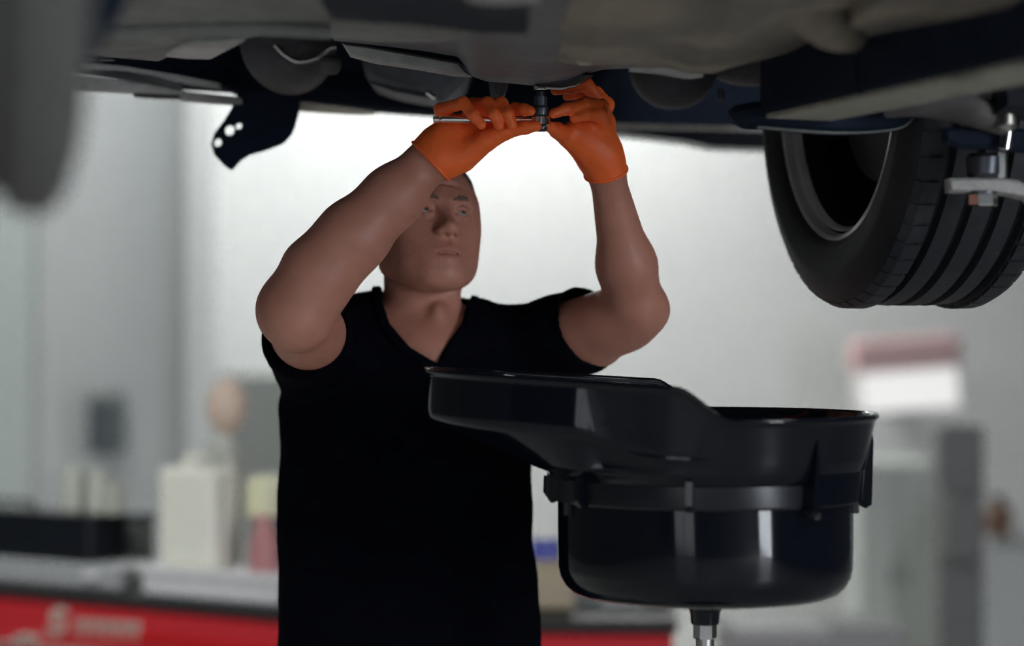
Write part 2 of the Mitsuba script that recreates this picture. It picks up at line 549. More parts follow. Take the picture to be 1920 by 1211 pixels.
# ================================================================== BACKGROUND, OUT OF FOCUS
def wallbox(key, x0, y0, x1, y1, d, depth, mat, b=.01, part=None):
    """Upright box whose front face covers these pixels at distance d."""
    return add(key, traced([(x0, y0), (x1, y0), (x1, y1), (x0, y1)], d, depth, b=b), mat, 30)


def to_floor(px0, py, px1, d, depth, key, mat, b=.01):
    yb = CY + CAM_Z / d * FPX - 1
    return add(key, traced([(px0, py), (px1, py), (px1, yb), (px0, yb)], d, depth, b=b), mat, 30)


# wall panelling at the left: greenish grey sheets between pale strips, and a conduit column
def wall_sheet(x0, x1, key, mat, d=12.9, z1=3.6):
    a, bq = (x0 - CX) / FPX * d, (x1 - CX) / FPX * d
    add(key, box([a, d, .0], [bq, 12.999, z1]), mat, False)


wall_sheet(-420, 62, 'wall_back__panel', 'wall_green', 12.93)
wall_sheet(70, 340, 'wall_back__panel', 'wall_grey', 12.93)
a0 = (348 - CX) / FPX * 12.6
add('column_conduit', box([a0, 12.62, 0], [a0 + .15, 12.998, ZC]), 'wall_grey', False)
tag('column_conduit', 'pale grey column against the far wall', None, kind='structure')

# dark dispenser on the wall
k = 'wall_dispenser'
d = 12.55
p0, p1 = P(166, 745, d), P(212, 850, d)
add(k + '__body', rbox([(p0[0] + p1[0]) / 2, 12.73, (p0[2] + p1[2]) / 2], [.068, .19, .155], .02), 'slate', True)
add(k + '__lid', rbox([(p0[0] + p1[0]) / 2, 12.70, p0[2] + .0], [.06, .16, .025], .012), 'dark_board', True)
tag(k, 'narrow dark slate wall dispenser above the black case', 'dispenser')

# grey board with a peach disc lamp and a beige funnel (left of the man)
k = 'notice_board'
d = 12.7
p0, p1 = P(412, 704, d), P(548, 892, d)
add(k, box([p0[0], 12.72, p1[2]], [p1[0], 12.998, p0[2]]), 'dark_board', False)
tag(k, 'dull grey board on the far wall beside the working man', 'board')


# red tool cabinets
def cabinet(key, pl, dl, pr, dr, ytop, h_top, depth, label):
    """Runs from pixel pl at distance dl to pr at dr."""
    A = np.array([(pl - CX) / FPX * dl, dl])
    B = np.array([(pr - CX) / FPX * dr, dr])
    u = (B - A) / np.linalg.norm(B - A)
    nrm = np.array([u[1], -u[0]])            # towards the camera
    W = np.linalg.norm(B - A)
    U3, N3 = np.array([u[0], u[1], 0]), np.array([nrm[0], nrm[1], 0])
    R = np.stack([U3, N3, [0, 0, 1]], 1)
    A3 = np.array([A[0], A[1], 0])
    at = lambda s, n, z: A3 + U3 * s + N3 * n + np.array([0, 0, z])
    add(key + '__body', rbox(at(W / 2, -depth / 2 - .01, (h_top - .035 + .09) / 2), [W / 2, depth / 2, (h_top - .035 - .09) / 2], .008, R), 'red_paint', 30)
    add(key + '__worktop', rbox(at(W / 2, -depth / 2, h_top - .018), [W / 2 + .012, depth / 2 + .012, .018], .008, R), 'black_trim', 30)
    z = h_top - .040
    for i, hh in enumerate((.155, .155, .2)):
        kk = f'{key}__drawer' + (f'_{i:03d}' if i else '')
        add(kk, rbox(at(W / 2, .004, z - hh / 2 - .003), [W / 2 - .015, .012, hh / 2 - .004], .005, R), 'red_paint', 30)
        add(kk + '__handle', rbox(at(W * .70, .018, z - hh * .52), [W * .28, .006, .016], .005, R), 'red_deep', 30)
        add(kk + '__strip', rbox(at(W / 2, .018, z - hh + .020), [W / 2 - .02, .005, .008], .003, R), 'pale_strip', 30)
        z -= hh + .004
    for i, (s, n) in enumerate(((.08, -.08), (W - .08, -.08), (.08, -depth + .06), (W - .08, -depth + .06))):
        add(key + '__caster', lathe([(.001, -.02), (.042, -.02), (.045, -.012), (.045, .012), (.042, .02), (.001, .02)], at(s, n, .045), U3, 20), 'black_trim')
    tag(key, label, 'tool cabinet')
    return at, W, h_top


HT = .80
dl = (CAM_Z - HT) * FPX / (1090 - CY)
drr = (CAM_Z - HT) * FPX / (1142 - CY)
at, W, _ = cabinet('tool_cabinet', -170, dl * 1.02, 545, drr, 0, HT, .5, 'red tool cabinet with pale lettering and black worktop at the man\'s left side of the picture')
labels['tool_cabinet']['label'] = 'red tool cabinet with pale lettering, loaded with boxes and a canister'
U = (at(1, 0, 0) - at(0, 0, 0))
Nn = (at(0, 1, 0) - at(0, 0, 0))


def on_face(px, py):
    """Point of the first cabinet's front plane seen at this pixel -> (s, z)."""
    o, dv = np.array([0, 0, CAM_Z]), P(px, py, 1.0) - np.array([0, 0, CAM_Z])
    p = at(0, .020, 0)
    t = ((p - o) @ Nn) / (dv @ Nn)
    q = o + dv * t
    return (q - at(0, 0, 0)) @ U, q[2]


# pale lettering: a tall round first letter, then slanting low strokes
let = []
def stroke(pts, w):
    for (x0, y0), (x1, y1) in zip(pts[:-1], pts[1:]):
        s0, z0 = on_face(x0, y0)
        s1, z1 = on_face(x1, y1)
        let.append(tube([at(s0, .020, z0), at(s1, .020, z1)], w, 8, smooth_path=False))
stroke([(128, 1150), (112, 1142), (98, 1150), (100, 1162), (120, 1170), (122, 1182), (106, 1188), (88, 1182)], .009)
for i in range(6):
    x = 140 + i * 21
    stroke([(x, 1194 + i), (x + 6, 1163 + i), (x + 16, 1163 + i), (x + 12, 1194 + i)], .0055)
add('tool_cabinet__drawer__lettering', trimesh.util.concatenate(let), 'pale_letter', 30, 'pale slanted lettering')
let = []
stroke([(22, 1206), (34, 1196), (56, 1192), (72, 1200)], .010)
add('tool_cabinet__drawer__emblem', trimesh.util.concatenate(let), 'pale_letter', 30, 'pale emblem below the lettering')

HT2 = .80
d2 = (CAM_Z - HT2) * FPX / (1160 - CY)
cabinet('tool_cabinet_001', 850, d2, 1262, d2 * .995, 0, HT2, .5, 'plain red tool cabinet between the man and the drain pan stand')

# things on the first cabinet: all stand on its top (z = HT) about 0.15-0.35 m behind the front edge
def on_top(px, n):
    """Point of the worktop below pixel column px, n metres behind the front edge."""
    o, dv = np.array([0, 0, CAM_Z]), np.array([(px - CX) / FPX, 1.0, 0])
    p = at(0, -n, 0)
    t = ((p - o) @ Nn) / (dv @ Nn)
    q = o + dv * t
    return np.array([q[0], q[1], HT])


RC = np.stack([U, Nn, [0, 0, 1]], 1)
def zpix(py, d):
    return CAM_Z - (py - CY) / FPX * d


# grey organiser box lying along the top
q0, q1 = on_top(-160, .16), on_top(268, .16)
c = (q0 + q1) / 2
L = np.linalg.norm(q1 - q0)
zt = zpix(1042, c[1])
hgt = zt - HT
add('organiser_box__base', rbox(c + [0, 0, hgt * .30], [L / 2, .10, hgt * .30], .012, RC), 'grey_box', 30)
add('organiser_box__lid', rbox(c + [0, 0, hgt * .80], [L / 2 + .006, .106, hgt * .20], .010, RC), 'grey_box', 30)
add('organiser_box__latch', rbox(on_top(170, .05) + [0, 0, hgt * .62], [.03, .006, .016], .004, RC), 'white_tray', 30)
tag('organiser_box', 'long flat light grey organiser box lying on the red cabinet', 'storage box')
# black case on top of it
q0, q1 = on_top(-150, .17), on_top(205, .17)
c = (q0 + q1) / 2
L = np.linalg.norm(q1 - q0)
z0, z1 = zt, zpix(952, c[1])
add('black_case__shell', rbox([c[0], c[1], (z0 + z1) / 2], [L / 2, .085, (z1 - z0) / 2], .012, RC), 'black_plastic_satin', 30)
hc = np.array([c[0], c[1], z1]) + Nn * .0
add('black_case__handle', tube([hc - U * .09, hc - U * .08 + [0, 0, .022], hc + U * .08 + [0, 0, .022], hc + U * .09], .007, 10), 'black_trim')
tag('black_case', 'black tool case standing on the grey organiser box', 'tool case')
# cream tins on the case
for i, (px, w, y) in enumerate(((160, .038, 872), (205, .034, 884), (236, .026, 905))):
    kk = 'cream_tin' + (f'_{i:03d}' if i else '')
    q = on_top(min(px, 186) if i < 2 else 196, .17 + (0, .0, .0)[i])
    q = on_top(px - 22, .18)
    ht = zpix(y, q[1]) - z1
    add(kk + '__can', lathe([(.001, 0), (w, 0), (w + .002, .004), (w, .008), (w, ht - .02), (w * .9, ht - .012), (.001, ht - .012)], [q[0], q[1], z1], n=28), 'cream_box')
    add(kk + '__cap', lathe([(.001, 0), (w * .8, 0), (w * .8, .010), (w * .7, .012), (.001, .012)], [q[0], q[1], z1 + ht - .012], n=24), 'beige_plastic')
tag('cream_tin', 'tallest cream tin on the black case', 'tin')
tag('cream_tin_001', 'middle cream tin on the black case', 'tin')
tag('cream_tin_002', 'smallest cream tin on the black case, at its end', 'tin')
# dark bin beside the case
q = on_top(252, .36)
z1b = zpix(962, q[1])
add('grey_bin__shell', rbox([q[0], q[1], (HT + z1b) / 2], [.042, .05, (z1b - HT) / 2], .01, RC), 'dark_board', 30)
add('grey_bin__rim', rbox([q[0], q[1], z1b - .008], [.046, .054, .008], .004, RC), 'slate', 30)
tag('grey_bin', 'small dark grey bin between the black case and the white canister', 'bin')
# white tray with rolled edge
q0, q1 = on_top(296, .10), on_top(560, .10)
c = (q0 + q1) / 2
L = np.linalg.norm(q1 - q0)
zt2 = zpix(1068, c[1])
hh = zt2 - HT
add('white_tray__base', rbox(c + [0, 0, hh / 2], [L / 2 - .01, .085, hh / 2], .016, RC), 'white_tray', 30)
add('white_tray__edge', rbox(c + [0, 0, hh - .008], [L / 2, .096, .010], .008, RC), 'white_tray', 30)
tag('white_tray', 'white shallow tray at the end of the red cabinet, under the canister', 'tray')
# white canister on the tray
q = on_top(372, .12)
w = 68 / FPX * q[1]
z0, z1c = zt2, zpix(876, q[1])
add('white_canister__body', rbox([q[0], q[1], (z0 + z1c) / 2], [w, .06, (z1c - z0) / 2], .02, RC), 'white_plastic', 30)
add('white_canister__handle', tube([np.array([q[0], q[1], z1c - .004]) + U * s + [0, 0, zz] for s, zz in ((-.05, 0), (-.045, .03), (.01, .03), (.015, 0))], .010, 10), 'white_plastic')
add('white_canister__neck', lathe([(.001, 0), (.030, 0), (.026, .02), (.020, .05), (.020, .066), (.001, .066)], np.array([q[0], q[1], z1c - .004]) + U * .045, n=24), 'beige_plastic', label='beige neck')
tag('white_canister', 'cream white square canister with handle standing in the white tray', 'canister')
# peach round sponge lamp on a beige bottle behind the canister
q = on_top(418, .30)
zb = HT
zt3 = zpix(812, q[1])
r0 = 34 / FPX * q[1]
add('pump_bottle__bottle', lathe([(.001, 0), (r0 * 1.0, 0), (r0 * 1.05, .01), (r0 * 1.05, (zt3 - zb) * .86), (r0 * .7, (zt3 - zb) * .97), (r0 * .5, zt3 - zb), (.001, zt3 - zb)], [q[0], q[1], zb], n=28), 'beige_plastic')
zc = zpix(762, q[1])
add('pump_bottle__head', ellmesh([q[0] + .012, q[1], zc], [.062, .05, (zc - zt3) * 1.05]), 'peach_plastic', True, 'peach coloured rounded head')
tag('pump_bottle', 'tall beige bottle with a rounded peach head behind the white canister', 'bottle')
# yellow topped bottle, pink bottle next to the man
q = on_top(498, .26)
ztop = zpix(892, q[1])
zs = zpix(966, q[1])
add('cleaner_bottle__body', lathe([(.001, 0), (.050, 0), (.054, .012), (.054, zs - HT), (.001, zs - HT)], [q[0], q[1], HT], n=28), 'dark_board')
add('cleaner_bottle__cap', lathe([(.001, 0), (.060, 0), (.062, .01), (.058, ztop - zs - .02), (.03, ztop - zs), (.001, ztop - zs)], [q[0], q[1], zs], n=28), 'yellow_plastic', label='pale yellow cap')
tag('cleaner_bottle', 'dark bottle with a pale yellow top beside the working man', 'bottle')
q = on_top(497, .12)
zq = zt2
ztop = zpix(975, q[1])
add('spray_bottle__body', lathe([(.001, 0), (.044, 0), (.047, .01), (.046, (ztop - zq) * .55), (.030, (ztop - zq) * .8), (.016, ztop - zq), (.001, ztop - zq)], [q[0], q[1], zq], n=28), 'pink_plastic')
add('spray_bottle__nozzle', rbox(np.array([q[0], q[1], ztop]) - U * .01, [.028, .012, .013], .006, RC), 'pink_plastic', 30)
tag('spray_bottle', 'dull pink spray bottle standing in the white tray', 'bottle')

# on the second cabinet, seen between the man and the pan
DB = d2 + .2
def block(key, x0, y0, x1, y1, d, half_depth, mat, r=.012):
    a, bq = P(x0, y0, d), P(x1, y1, d)
    return add(key, rbox([(a[0] + bq[0]) / 2, d + half_depth, (a[2] + bq[2]) / 2], [(bq[0] - a[0]) / 2, half_depth, (a[2] - bq[2]) / 2], r), mat, 30)


yt = CY + (CAM_Z - HT2) / DB * FPX
block('parts_bin', 1080, 1112, 1256, yt, DB, .10, 'dark_board')
add('parts_bin__label_holder', rbox(P(1168, 1130, DB - .004), [.06, .005, .012], .003), 'grey_box', 30)
scene['parts_bin__bin'] = scene.pop('parts_bin')
tag('parts_bin', 'low dark grey parts bin on the plain red cabinet', 'bin')
block('tan_carton__box', 975, 1056, 1076, yt, DB - .05, .06, 'tan_box')
block('tan_carton__flap', 975, 1052, 1076, 1058, DB - .055, .066, 'tan_box', .002)
tag('tan_carton', 'tan carton on the plain red cabinet beside the drain bucket', 'carton')
ztc = zpix(1052, DB - .05)
q = P(1024, 1052, DB)
zb0, zb1 = ztc, zpix(1010, DB)
add('blue_can__can', lathe([(.001, 0), (.043, 0), (.045, .004), (.043, .008), (.043, zb1 - zb0 - .008), (.045, zb1 - zb0 - .004), (.043, zb1 - zb0), (.001, zb1 - zb0)], [q[0], DB + .01, zb0], n=28), 'blue_plastic')
add('blue_can__lid', lathe([(.001, 0), (.038, 0), (.036, .006), (.001, .006)], [q[0], DB + .01, zb1 - .001], n=28), 'grey_box')
tag('blue_can', 'small blue can standing on the tan carton', 'can')

# right background: lit box sign, dark lift post, cupboards
k = 'box_sign'
d = 12.2
Rs = np.array([[math.cos(.07), 0, math.sin(.07)], [0, 1, 0], [-math.sin(.07), 0, math.cos(.07)]]).T
c = P(1706, 728, d)
add(k + '__lower_panel', rbox([c[0], d + .1, c[2]], [.265, .1, .115], .03, Rs), 'sign_white', 30)
c2 = P(1702, 664, d)
add(k + '__upper_panel', rbox([c2[0], d + .1, c2[2]], [.275, .11, .085], .03, Rs), 'sign_red', 30, 'pinkish red upper band')
add(k + '__wall_bracket', rbox([c[0], (d + .2 + Y1) / 2, c[2]], [.05, (Y1 - d - .2) / 2, .05], .01), 'frame_grey', 30)
tl = math.tan(.07)
scene[k + '__lit_face'] = quad_emitter([c[0], d - .006, c[2] - .008], [.245, 0, .245 * tl], [-.10 * tl, 0, .10], .50, (1.0, .99, .97))
tag(k, 'white lit box sign with a pinkish red upper band on the far wall', 'sign')
k = 'lift_post'
d = 9.2
a0, a1 = (1766 - CX) / FPX * d, (1846 - CX) / FPX * d
ztp = zpix(800, d)
add(k + '__post', rbox([(a0 + a1) / 2, d + .09, ztp / 2], [(a1 - a0) / 2, .09, ztp / 2], .015), 'post_paint', 30)
add(k + '__foot_plate', rbox([(a0 + a1) / 2, d + .09, .012], [.2, .2, .012], .005), 'post_paint', 30)
add(k + '__carriage', rbox([(a0 + a1) / 2 - .01, d - .05, zpix(985, d)], [.065, .06, .12], .012), 'post_paint', 30)
tag(k, 'dark grey lift post standing below the box sign', 'lift post')
k = 'green_locker'
d = 11.2
to_floor(1612, 868, 1752, d, .5, k + '__body', 'locker_paint')
for i in range(2):
    add(k + '__door' + ('_001' if i else ''), rbox(P(1648 + 70 * i, 1100, d - .008) , [.080, .01, .53], .005), 'locker_paint', 30)
    add(k + '__door' + ('_001' if i else '') + '__handle', rbox(P(1672 + 26 * i, 1080, d - .025), [.006, .012, .05], .004), 'frame_grey', 30)
tag(k, 'pale green locker left of the lift post', 'locker')
k = 'grey_cupboard'
d = 10.4
to_floor(1845, 1010, 2010, d, .5, k + '__body', 'wall_grey')
add(k + '__top', rbox(P(1927, 1006, d + .22), [.21, .27, .012], .006), 'frame_grey', 30)
tag(k, 'grey cupboard at the right edge behind the lift post', 'cupboard')
q = P(1872, 972, d + .15)
zt4 = zpix(1004, d + .22) + .012
add('brown_bottle__body', lathe([(.001, 0), (.055, 0), (.06, .01), (.06, .10), (.03, .14), (.001, .14)], [q[0], d + .15, zt4], n=24), 'orange_brown')
add('brown_bottle__cap', lathe([(.001, 0), (.03, 0), (.03, .03), (.001, .03)], [q[0], d + .15, zt4 + .14], n=20), 'black_trim')
tag('brown_bottle', 'orange brown bottle on the grey cupboard at the right edge', 'bottle')
k = 'floor_bench'
d = 8.2
to_floor(1360, 1178, 1700, d, .4, k + '__body', 'frame_grey')
add(k + '__cushion', rbox(P(1452, 1176, d + .2), [.17, .21, .022], .02), 'grey_box', 30)
tag(k, 'low grey bench behind the drain pan stand', 'bench')


# ================================================================== THE RAISED CAR
C = 'car'
# hidden upper body: floor tub, doors and roof (their shade falls on the man)
mid = np.array([-.22, 3.3, 0])
def along(l, a, z):
    return mid + LONG * l + AXLE * a + np.array([0, 0, z])
def hull_section(l, w, z0, z1, r=.12):
    out = []
    for t in np.arange(28) / 28 * 2 * np.pi:
        cx, sx = math.cos(t), math.sin(t)
        a = np.sign(cx) * abs(cx) ** .35 * w
        z = (z0 + z1) / 2 + np.sign(sx) * abs(sx) ** .35 * (z1 - z0) / 2
        out.append(along(l, a, z))
    return out
ZB = CAM_Z
add(C + '__body_shell', skin_rings([hull_section(l, w, ZB + z0, ZB + z1) for l, w, z0, z1 in
    ((-2.25, .60, .62, .95), (-2.15, .80, .56, 1.10), (-1.2, .90, .55, 1.20), (-.5, .92, .55, 1.22), (.6, .92, .55, 1.25), (1.55, .90, .54, 1.25), (1.80, .84, .56, 1.22), (1.9, .7, .62, 1.1))]), 'car_paint', 40)
add(C + '__cabin', skin_rings([hull_section(l, w, ZB + z0, ZB + z1) for l, w, z0, z1 in
    ((-1.3, .74, 1.10, 1.22), (-.6, .70, 1.10, 1.62), (.4, .70, 1.10, 1.68), (1.3, .68, 1.10, 1.62), (1.8, .66, 1.10, 1.22))]), 'glass_dark', 40)
tag(C, 'dark car raised overhead, seen from below with its two wheels', 'car')

# main floor above everything
pts = [along(-2.1, -.86, 0), along(-2.1, .86, 0), along(1.62, .86, 0), along(1.62, -.86, 0)]
def lf(s, t):
    return np.concatenate([s, np.full((len(s), 1), ZB + .53 + .05 * t)], 1)
lf.length = .05
add(C + '__floor_pan', prism(np.array([p[:2] for p in pts]), lf, .01), 'cavity_shade', 30)

# far valance, dark navy, from left to right
def beam(secs, thick, key, mat, label=None, nb=5):
    """secs: (px, ytop, ybot, d). Rounded lower edge; thick in depth."""
    rings = []
    for px, yt_, yb_, dd in secs:
        a, bq = P(px, yt_, dd), P(px, yb_, dd)
        r = min(.012, (a[2] - bq[2]) * .4, thick * .4)
        prof = [(0, a[2]), (0, bq[2] + r), (r * .3, bq[2] + r * .3), (r, bq[2]), (thick - r, bq[2]), (thick, bq[2] + r), (thick, a[2])]
        rings.append([[a[0], dd + y, z] for y, z in prof])
    return add(key, skin_rings(rings), mat, 35, label)

beam([(120, 60, 128, 4.3), (200, 60, 140, 4.32), (300, 60, 158, 4.36), (420, 60, 166, 4.42), (480, 60, 186, 4.46), (560, 60, 192, 4.5), (640, 60, 200, 4.54), (810, 60, 212, 4.62),
      (960, 60, 226, 4.70), (1150, 60, 240, 4.8), (1300, 60, 244, 4.86), (1480, 60, 250, 4.95), (1700, 60, 255, 5.05)], .10, C + '__rear_valance', 'navy_paint')
# grey lower strip at the left, dark strips painting the shade of a slot
beam([(130, 139, 166, 4.20), (200, 148, 170, 4.21), (290, 160, 174, 4.23), (340, 168, 178, 4.25)], .05, C + '__sill_strip', 'sill_grey', 'grey lower sill strip')
beam([(334, 170, 186, 4.26), (380, 175, 190, 4.27), (440, 181, 194, 4.29), (452, 184, 192, 4.29)], .05, C + '__sill_strip', 'sill_grey', 'grey lower sill strip')
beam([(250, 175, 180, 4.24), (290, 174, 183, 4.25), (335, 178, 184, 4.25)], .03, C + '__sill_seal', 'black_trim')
beam([(150, 117, 127, 4.18), (230, 124, 136, 4.20), (330, 140, 153, 4.22), (410, 155, 164, 4.25)], .04, C + '__brake_line_cover', 'sill_grey')  # light grey strip painting the highlight above the slot
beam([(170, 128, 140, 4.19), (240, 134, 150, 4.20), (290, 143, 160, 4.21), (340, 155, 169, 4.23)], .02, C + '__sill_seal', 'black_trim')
beam([(558, 190, 206, 4.40), (600, 195, 209, 4.42), (660, 202, 212, 4.45), (700, 208, 212, 4.47)], .04, C + '__trim_strip', 'sill_cream', 'cream strip painted as a glint')  # pale strip stands in for a reflection glint
add(C + '__brake_line', tube([P(1140, 236, 4.55), P(1260, 239, 4.56), (P(1400, 242, 4.58)), P(1520, 246, 4.6), P(1600, 249, 4.62), P(1680, 243, 4.63), P(1730, 236, 4.64)], .0065, 10), 'sill_grey', label='thin pale brake line')
# lower lip of the far bumper at the right
add(C + '__bumper_lip', traced([(1130, 236), (1480, 240), (1700, 244), (1700, 278), (1455, 278), (1335, 274), (1290, 264), (1225, 256), (1130, 246)], 4.9, .12), 'black_plastic_satin', 30)

# left floor panel, light, near and far edges measured on its own plane
add(C + '__floor_panel', plate([(60, -60), (60, 98), (162, 104), (300, 116), (326, 104), (380, 90), (440, 77), (500, 66), (560, 68), (640, 73), (700, 79), (790, 80), (1010, 76), (1010, -60)], .40, .03), 'floor_panel', 30)
add(C + '__floor_panel__stiffener', plate([(308, 107), (352, 84), (410, 80), (462, 77), (436, 92), (398, 112), (350, 111)], .392, .012), 'sill_grey', 30)
add(C + '__floor_panel__stiffener', tube([P(332, 98, 3.55), P(420, 88, 3.5)], .006, 8, smooth_path=False), 'floor_panel', 30)
add(C + '__floor_panel__rib', tube([P(160, 60, 3.25), P(420, 52, 3.2), P(620, 60, 3.2)], .010, 10), 'floor_panel', 30)
add(C + '__floor_panel__plug', lathe([(.001, 0), (.012, 0), (.012, .012), (.001, .012)], P(201, 106, 3.66) - [0, 0, .006], n=16), 'black_trim')
add(C + '__floor_panel__plug', lathe([(.001, 0), (.012, 0), (.012, .012), (.001, .012)], P(165, 104, 3.66) - [0, 0, .006], n=16), 'black_trim')
# near-black block put in for the shade of a recess near the top edge
add(C + '__recess_shade', traced([(606, -60), (612, 20), (626, 40), (700, 46), (762, 48), (900, 64), (985, 66), (1004, 40), (1012, -60)], 3.05, -.55, b=.015), 'cavity_shade', 40)
add(C + '__heat_plate', plate([(862, -30), (872, 2), (900, 8), (945, 10), (1010, 6), (1014, -30)], .365, .01), 'sill_grey', 30)

# left silencer with hanger
sil = P(532, 78, 4.15)
add(C + '__silencer', lathe([(.001, -.03), (.03, -.028), (.05, -.021), (.066, -.008), (.075, .010), (.079, .035), (.080, .06), (.080, .13), (.06, .15), (.001, .16)], sil, (0, 1, 0), 48), 'muffler_steel', 40)
add(C + '__silencer__hanger', tube([P(516, 84, 4.1), P(535, 103, 4.1), P(560, 115, 4.1), P(590, 110, 4.1), P(608, 98, 4.1), P(618, 90, 4.1), P(630, 88, 4.1)], .0045, 10), 'steel', label='thin bright hanger rod')
add(C + '__silencer__hanger_mount', lathe([(.001, 0), (.014, 0), (.018, .006), (.018, .02), (.010, .03), (.001, .03)], P(620, 106, 4.08), (0, .3, -1), 20), 'muffler_steel')
# middle tray with a light flange
add(C + '__under_tray', traced([(628, -160), (628, 78), (660, 82), (720, 88), (800, 98), (858, 108), (872, 124), (886, 145), (912, 154), (960, 158), (1010, 163), (1060, 156), (1100, 140), (1130, 132), (1180, 130), (1180, -160)], 3.75, -1.15, b=.012), 'under_tray', 40)
add(C + '__under_tray__flange', traced([(640, 80), (690, 86), (760, 98), (860, 116), (872, 130), (884, 142), (850, 140), (780, 128), (700, 116), (655, 104)], 3.752, .03, b=.004), 'sill_grey', 40)
add(C + '__under_tray__wedge', traced([(1002, 160), (1030, 138), (1090, 132), (1112, 140), (1080, 158), (1052, 164)], 3.70, .05, b=.006), 'dark_steel', 40)
add(C + '__under_tray__drain_plug', lathe([(.001, 0), (.010, 0), (.011, .002), (.011, .012), (.001, .012)], P(1014, 163, 3.744) - [0, 0, .004], (0, 0, 1), 6), 'steel', 20)
# recessed cover behind the flange
add(C + '__tank_cover', traced([(676, 100), (684, 140), (696, 152), (740, 166), (806, 178), (822, 190), (836, 186), (870, 150), (880, 120)], 4.25, .25, b=.012), 'under_tray', 40)
add(C + '__tank_cover__edge', traced([(692, 150), (740, 163), (800, 174), (818, 188), (800, 184), (736, 172), (696, 158)], 4.22, .02, b=.002), 'dark_steel', 40)
add(C + '__tank_cover__clip', rbox(P(808, 178, 4.2), [.010, .004, .004], .003, np.array([[.8, 0, .6], [0, 1, 0], [-.6, 0, .8]])), 'chrome', 30)
add(C + '__drain_boss', traced([(918, 140), (952, 140), (948, 170), (938, 184), (922, 180)], 3.95, .05, b=.008, per=3), 'under_tray', 40)

# heat shield, brownish, rumpled
hs = [(985, -200), (990, 60), (1010, 110), (1060, 126), (1095, 131), (1180, 128), (1250, 126), (1290, 136), (1340, 137), (1380, 126), (1470, 104), (1560, 82), (1600, 70), (1600, -200)]
m = traced(hs, 3.45, -.85, b=.015)
m = m.subdivide_to_size(.03)
v = m.vertices
nv = meshkit.fbm(v * 9, 3, 5) - .5
v = v + np.stack([0 * nv, 0 * nv, nv * .018], 1)
add(C + '__heat_shield', trimesh.Trimesh(v, m.faces, process=False), 'rust_shield', True)
add(C + '__heat_shield__edge', tube([P(1180, 129, 3.44), P(1230, 128, 3.44), P(1262, 131, 3.44), P(1290, 139, 3.44), P(1318, 139, 3.44)], [.004, .008, .010, .007, .004], 10), 'sill_grey')
add(C + '__heat_shield__pipe', tube([P(1430, -60, 2.9), P(1500, 0, 2.95), P(1560, 42, 3.05), P(1600, 50, 3.2)], .035, 20), 'rust_shield')
add(C + '__heat_shield__bolt', lathe([(.001, 0), (.011, 0), (.011, .01), (.001, .01)], P(1096, 104, 3.38), (0, -.3, -1), 12), 'sill_cream')
# brown plate right of it, blurred and near
add(C + '__side_shield', traced([(1560, -200), (1560, 76), (1640, 72), (1720, 80), (1778, 84), (1786, 50), (1990, 96), (1990, -200)], 3.15, -.5, b=.012), 'rust_shield', 40)
# right silencer: round end and oval body behind
add(C + '__tail_silencer', skin_rings([[P(x0 + rx * math.cos(t), y0 + ry * math.sin(t), dd) for t in np.arange(40) / 40 * 2 * np.pi] for x0, y0, rx, ry, dd in
    ((1262, 130, 8, 8, 3.995), (1262, 130, 34, 31, 4.0), (1262, 130, 56, 52, 4.012), (1262, 130, 72, 66, 4.03), (1262, 130, 80, 74, 4.055), (1262, 130, 82, 76, 4.09), (1262, 130, 82, 76, 4.2))]), 'muffler_steel', 40)
add(C + '__tail_silencer__chamber', skin_rings([[P(x0 + rx * math.cos(t), y0 + ry * math.sin(t), dd) for t in np.arange(40) / 40 * 2 * np.pi] for x0, y0, rx, ry, dd in
    ((1410, 105, 8, 5, 4.02), (1410, 106, 44, 26, 4.03), (1410, 108, 72, 40, 4.045), (1410, 108, 86, 50, 4.07), (1410, 108, 92, 54, 4.11), (1405, 108, 92, 54, 4.2))]), 'muffler_steel', 40)
add(C + '__tail_silencer__hook', rbox(P(1352, 178, 4.08), [.006, .008, .010], .004), 'muffler_steel', 30)

# right frame rail, running along the car
def rail(t0, t1, key, zt, dy=0, mat='navy_paint'):
    A = P(1432, 216, 3.46)
    B = A + LONG / LONG[1] * (2.2 - 3.46)
    a, e = A + (B - A) * t0, A + (B - A) * t1
    w = AXLE * .105
    rings = []
    for q in (a, e):
        rings.append([q + [0, 0, zt], q + [0, 0, .010], q + AXLE * .008 , q + w - AXLE * .008, q + w + [0, 0, .010], q + w + [0, 0, zt]])
    m_ = skin_rings(rings)
    f = add(key, m_, mat, 25)
    fl = []
    for q in (a - LONG * .0, e):
        fl.append([q + AXLE * .004 + [0, 0, .002], q + AXLE * .004 - [0, 0, .004], q + w - [0, 0, .006], q + w + [0, 0, .002]])
    add(key + '__flange', skin_rings(fl), 'rail_flange', 25)
rail(.0, .235, C + '__frame_rail', .118)
rail(.243, 1.0, C + '__frame_rail', .112)
# rounded far end of the rail
A = P(1432, 216, 3.46)
add(C + '__frame_rail__end_cap', rbox(A + AXLE * .0525 + LONG * .004 + [0, 0, .062], [.053, .02, .058], .015, rotz(math.radians(17))), 'navy_paint', 30)

add(C + '__trailing_arm', traced([(1380, 196), (1560, 180), (1700, 176), (1730, 214), (1690, 240), (1640, 249), (1560, 251), (1500, 247), (1440, 241), (1390, 236)], 3.49, .04, b=.01, per=4), 'navy_paint', 40)
add(C + '__trailing_arm__highlight_line', tube([P(1420, 238, 3.485), P(1500, 245, 3.485), P(1570, 249, 3.485), P(1640, 247, 3.485), P(1690, 239, 3.485), P(1712, 222, 3.485)], [.0018, .0020, .0016, .0012, .0010, .0006], 8), 'floor_panel')  # pale tube drawn as the highlight along the arm's lower edge

